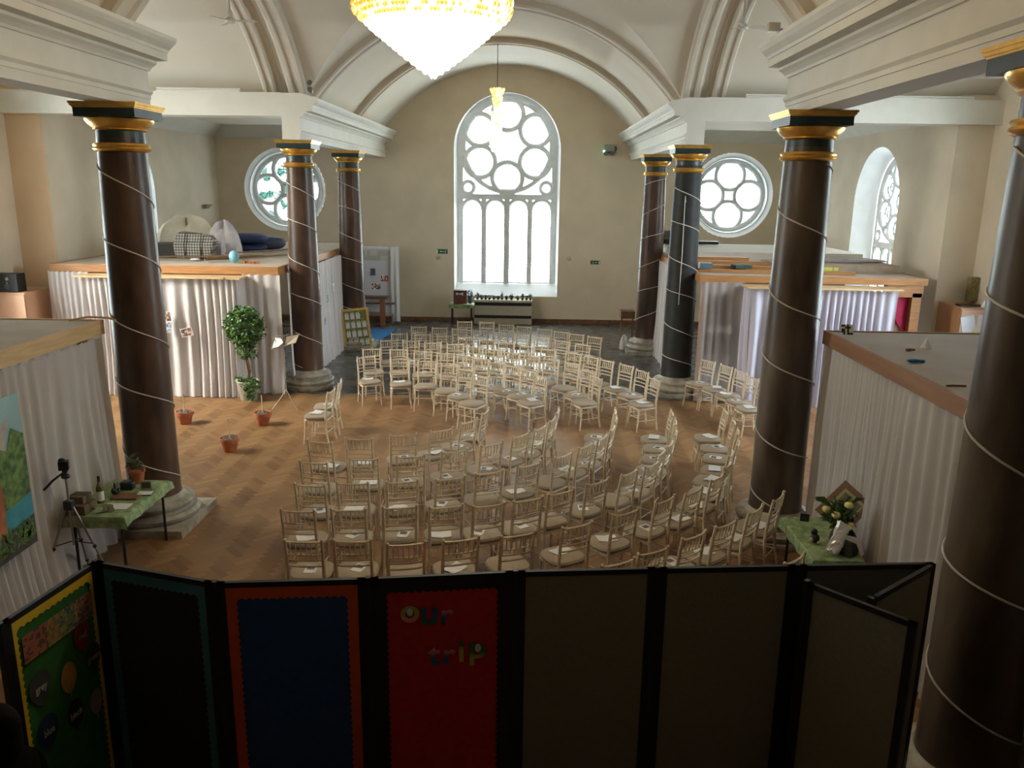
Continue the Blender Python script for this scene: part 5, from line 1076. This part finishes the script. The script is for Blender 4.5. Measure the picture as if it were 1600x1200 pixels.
MB().add([T3(.25 + .02 * cos(2 * pi * k / 14), 1.665 + .028 * sin(2 * pi * k / 14), .019) for k in range(14)], [tuple(range(14))]).build('letter_centre', mat('pale_letter_centre', cols['w'], .8), pan3)
MB().add([T3(.675 + .02 * cos(2 * pi * k / 14), 1.39 + .03 * sin(2 * pi * k / 14), .019) for k in range(14)], [tuple(range(14))]).build('letter_centre', mat('pale_letter_centre', cols['w'], .8), pan3)
# colour balloons on the green panel
def balloon_card(nm, u, z, w_, h_, col, txt, tcol):
    pts = []
    for k in range(28):
        a = 2 * pi * k / 28; r_ = 1 - .10 * max(0, -sin(a)) * abs(cos(a)); x = w_ * cos(a) * (1 - .18 * max(0, -sin(a))); pts.append(T0(u + x, z + h_ * sin(a) * r_, .016))
    c_ = MB().add(pts, [tuple(range(28))]).build('balloon_card', mat('card_' + nm, col, .8, .1, 20), pan0)
    c_['label'] = '%s paper balloon' % nm
    MB().add([T0(u - .012, z - h_ - .02, .017), T0(u + .012, z - h_ - .02, .017), T0(u, z - h_ + .005, .017)], [(0, 1, 2)]).build('balloon_knot', mat('card_' + nm, col), pan0)
    if txt: text_mesh('balloon_word', txt, .062, mat('word_ink', (0.36, 0.36, 0.33), .8) if tcol else mat('word_dim', (0.25, 0.22, 0.15), .8), lambda a, b, q: T0(u + a * .8, z - .02 + b, .020 + q), pan0)
balloon_card('red', .57, 1.50, .075, .10, (0.22, 0.015, 0.01), 'red', 0); balloon_card('grey', .20, 1.38, .085, .11, (0.05, 0.055, 0.06), 'grey', 1); balloon_card('gold', .42, 1.30, .065, .105, (0.42, 0.22, 0.04), '', 0)
balloon_card('green', .64, 1.31, .07, .10, (0.02, 0.06, 0.012), 'green', 0); balloon_card('blue', .215, 1.08, .08, .11, (0.012, 0.035, 0.11), 'blue', 1); balloon_card('black', .44, 1.04, .07, .10, (0.015, 0.013, 0.012), 'black', 1); balloon_card('silver', .62, 1.0, .055, .09, (0.25, 0.20, 0.13), '', 0)
rb = random.Random(6); mb = MB(); pal = [(0.40, 0.11, 0.05), (0.34, 0.16, 0.08), (0.36, 0.26, 0.05), (0.13, 0.20, 0.08), (0.16, 0.16, 0.12), (0.10, 0.07, 0.09), (0.26, 0.12, 0.09), (0.06, 0.08, 0.14)]
nx, nz_ = 34, 10
for i in range(nx):
    for j in range(nz_):
        u0, u1 = .115 + (.57) * i / nx, .115 + .57 * (i + 1) / nx; z0, z1 = 1.58 + .17 * j / nz_, 1.58 + .17 * (j + 1) / nz_; f = i / nx
        c_ = rb.choice([0, 1, 0, 5] if f < .3 else [1, 2, 2, 4] if f < .5 else [2, 3, 3, 4, 7] if f < .75 else [5, 6, 4, 6, 1]); mb.add([T0(u0, z0, .017), T0(u1, z0, .017), T0(u1, z1, .017), T0(u0, z1, .017)], [(0, 1, 2, 3)], c_)
mb.build('rainbow_photo_strip', [mat('strip_%d' % i, c_, .7) for i, c_ in enumerate(pal)], pan0)

# ---------------------------------------------------------------- person at the bottom left corner
SKIN = mat('skin', (0.40, 0.22, 0.15), .6, .05); HAIR = mat('dark_brown_hair', (0.008, 0.006, 0.005), .9, .3, 60, spec=.1); COAT = mat('black_cardigan', (0.008, 0.007, 0.007), .95, .1, 30, spec=.05)
def skin_body(name, pts, edges, rad, m_, par, lv=2):
    me = bpy.data.meshes.new(name); me.from_pydata(pts, edges, []); o = bpy.data.objects.new(name, me); COL.objects.link(o); o.parent = par; me.materials.append(m_)
    sk = o.modifiers.new('skin', 'SKIN'); me.skin_vertices.new() if not me.skin_vertices else None
    for v, r_ in zip(me.skin_vertices[0].data, rad): v.radius = r_ if isinstance(r_, tuple) else (r_, r_)
    me.skin_vertices[0].data[0].use_root = True; ss = o.modifiers.new('sub', 'SUBSURF'); ss.levels = lv; ss.render_levels = lv; sk.use_smooth_shade = True; return o
t = thing('person', 'standing person with dark hair in dark clothes, cut by the bottom left corner', 'person', (-1.74, 3.36, 0), R(-12))
# local: facing -x (towards the left wall), head level with the camera-side ear
pts = [(0, 0, .98), (.01, 0, 1.14), (.02, 0, 1.28), (.01, 0, 1.40), (0, 0, 1.47), (-.01, 0, 1.53), (.02, .155, 1.39), (.03, .20, 1.14), (-.10, .19, 1.00), (-.22, .13, 1.05), (.02, -.155, 1.39), (.03, -.20, 1.14), (-.10, -.19, 1.00), (-.22, -.13, 1.05),
       (0, .09, .90), (-.01, .10, .50), (.01, .10, .10), (0, -.09, .90), (-.01, -.10, .50), (.01, -.10, .10), (-.12, .11, .05), (-.12, -.11, .05)]
ed = [(0, 1), (1, 2), (2, 3), (3, 4), (4, 5), (3, 6), (6, 7), (7, 8), (8, 9), (3, 10), (10, 11), (11, 12), (12, 13), (0, 14), (14, 15), (15, 16), (0, 17), (17, 18), (18, 19), (16, 20), (19, 21)]
rad = [(.11, .15), (.10, .14), (.11, .16), (.09, .12), .05, .05, .065, .05, .04, .033, .065, .05, .04, .033, .09, .065, .045, .09, .065, .045, .04, .04]
skin_body('body', pts, ed, rad, COAT, t)
Z0 = .36
hd = MB().ball((-.01, 0, 1.27 + Z0), .095, .075, .12, 24, 16).ball((-.105, 0, 1.26 + Z0), .018, .014, .024, 10, 7).ball((-.07, 0, 1.19 + Z0), .035, .035, .03, 12, 8).ball((.0, .077, 1.255 + Z0), .02, .008, .032, 10, 8).ball((.0, -.077, 1.255 + Z0), .02, .010, .034, 10, 8).ball((-.01, 0, 1.13 + Z0), .045, .045, .09, 14, 8)
hd.build('head', SKIN, t, smooth=True)
MB().ball((-.09, .032, 1.285 + Z0), .012, n=10, k=6).ball((-.09, -.032, 1.285 + Z0), .012, n=10, k=6).build('eye', BLACK, t, smooth=True); MB().ball((-.098, 0, 1.215 + Z0), .008, .024, .006, 10, 6).build('mouth', mat('lip', (0.3, 0.10, 0.08), .6), t, smooth=True)
MB().ball((.02, 0, 1.31 + Z0), .115, .086, .11, 24, 14).ball((.075, 0, 1.23 + Z0), .05, .072, .12, 18, 10).build('hair', HAIR, t, smooth=True)
for s in (-1, 1):
    mb = MB(); mb.ball((-.25, s * .115, 1.055), .045, .03, .022, 12, 8)
    for k in range(4): mb.tube([(-.28, s * (.09 + .017 * k), 1.06), (-.325, s * (.087 + .017 * k), 1.058), (-.35 - .008 * (k in (1, 2)), s * (.085 + .017 * k), 1.035)], [.009, .0085, .007], 7)
    mb.tube([(-.24, s * .085, 1.06), (-.27, s * .06, 1.062), (-.295, s * .055, 1.05)], [.011, .010, .008], 7); mb.build('hand', SKIN, t, smooth=True)
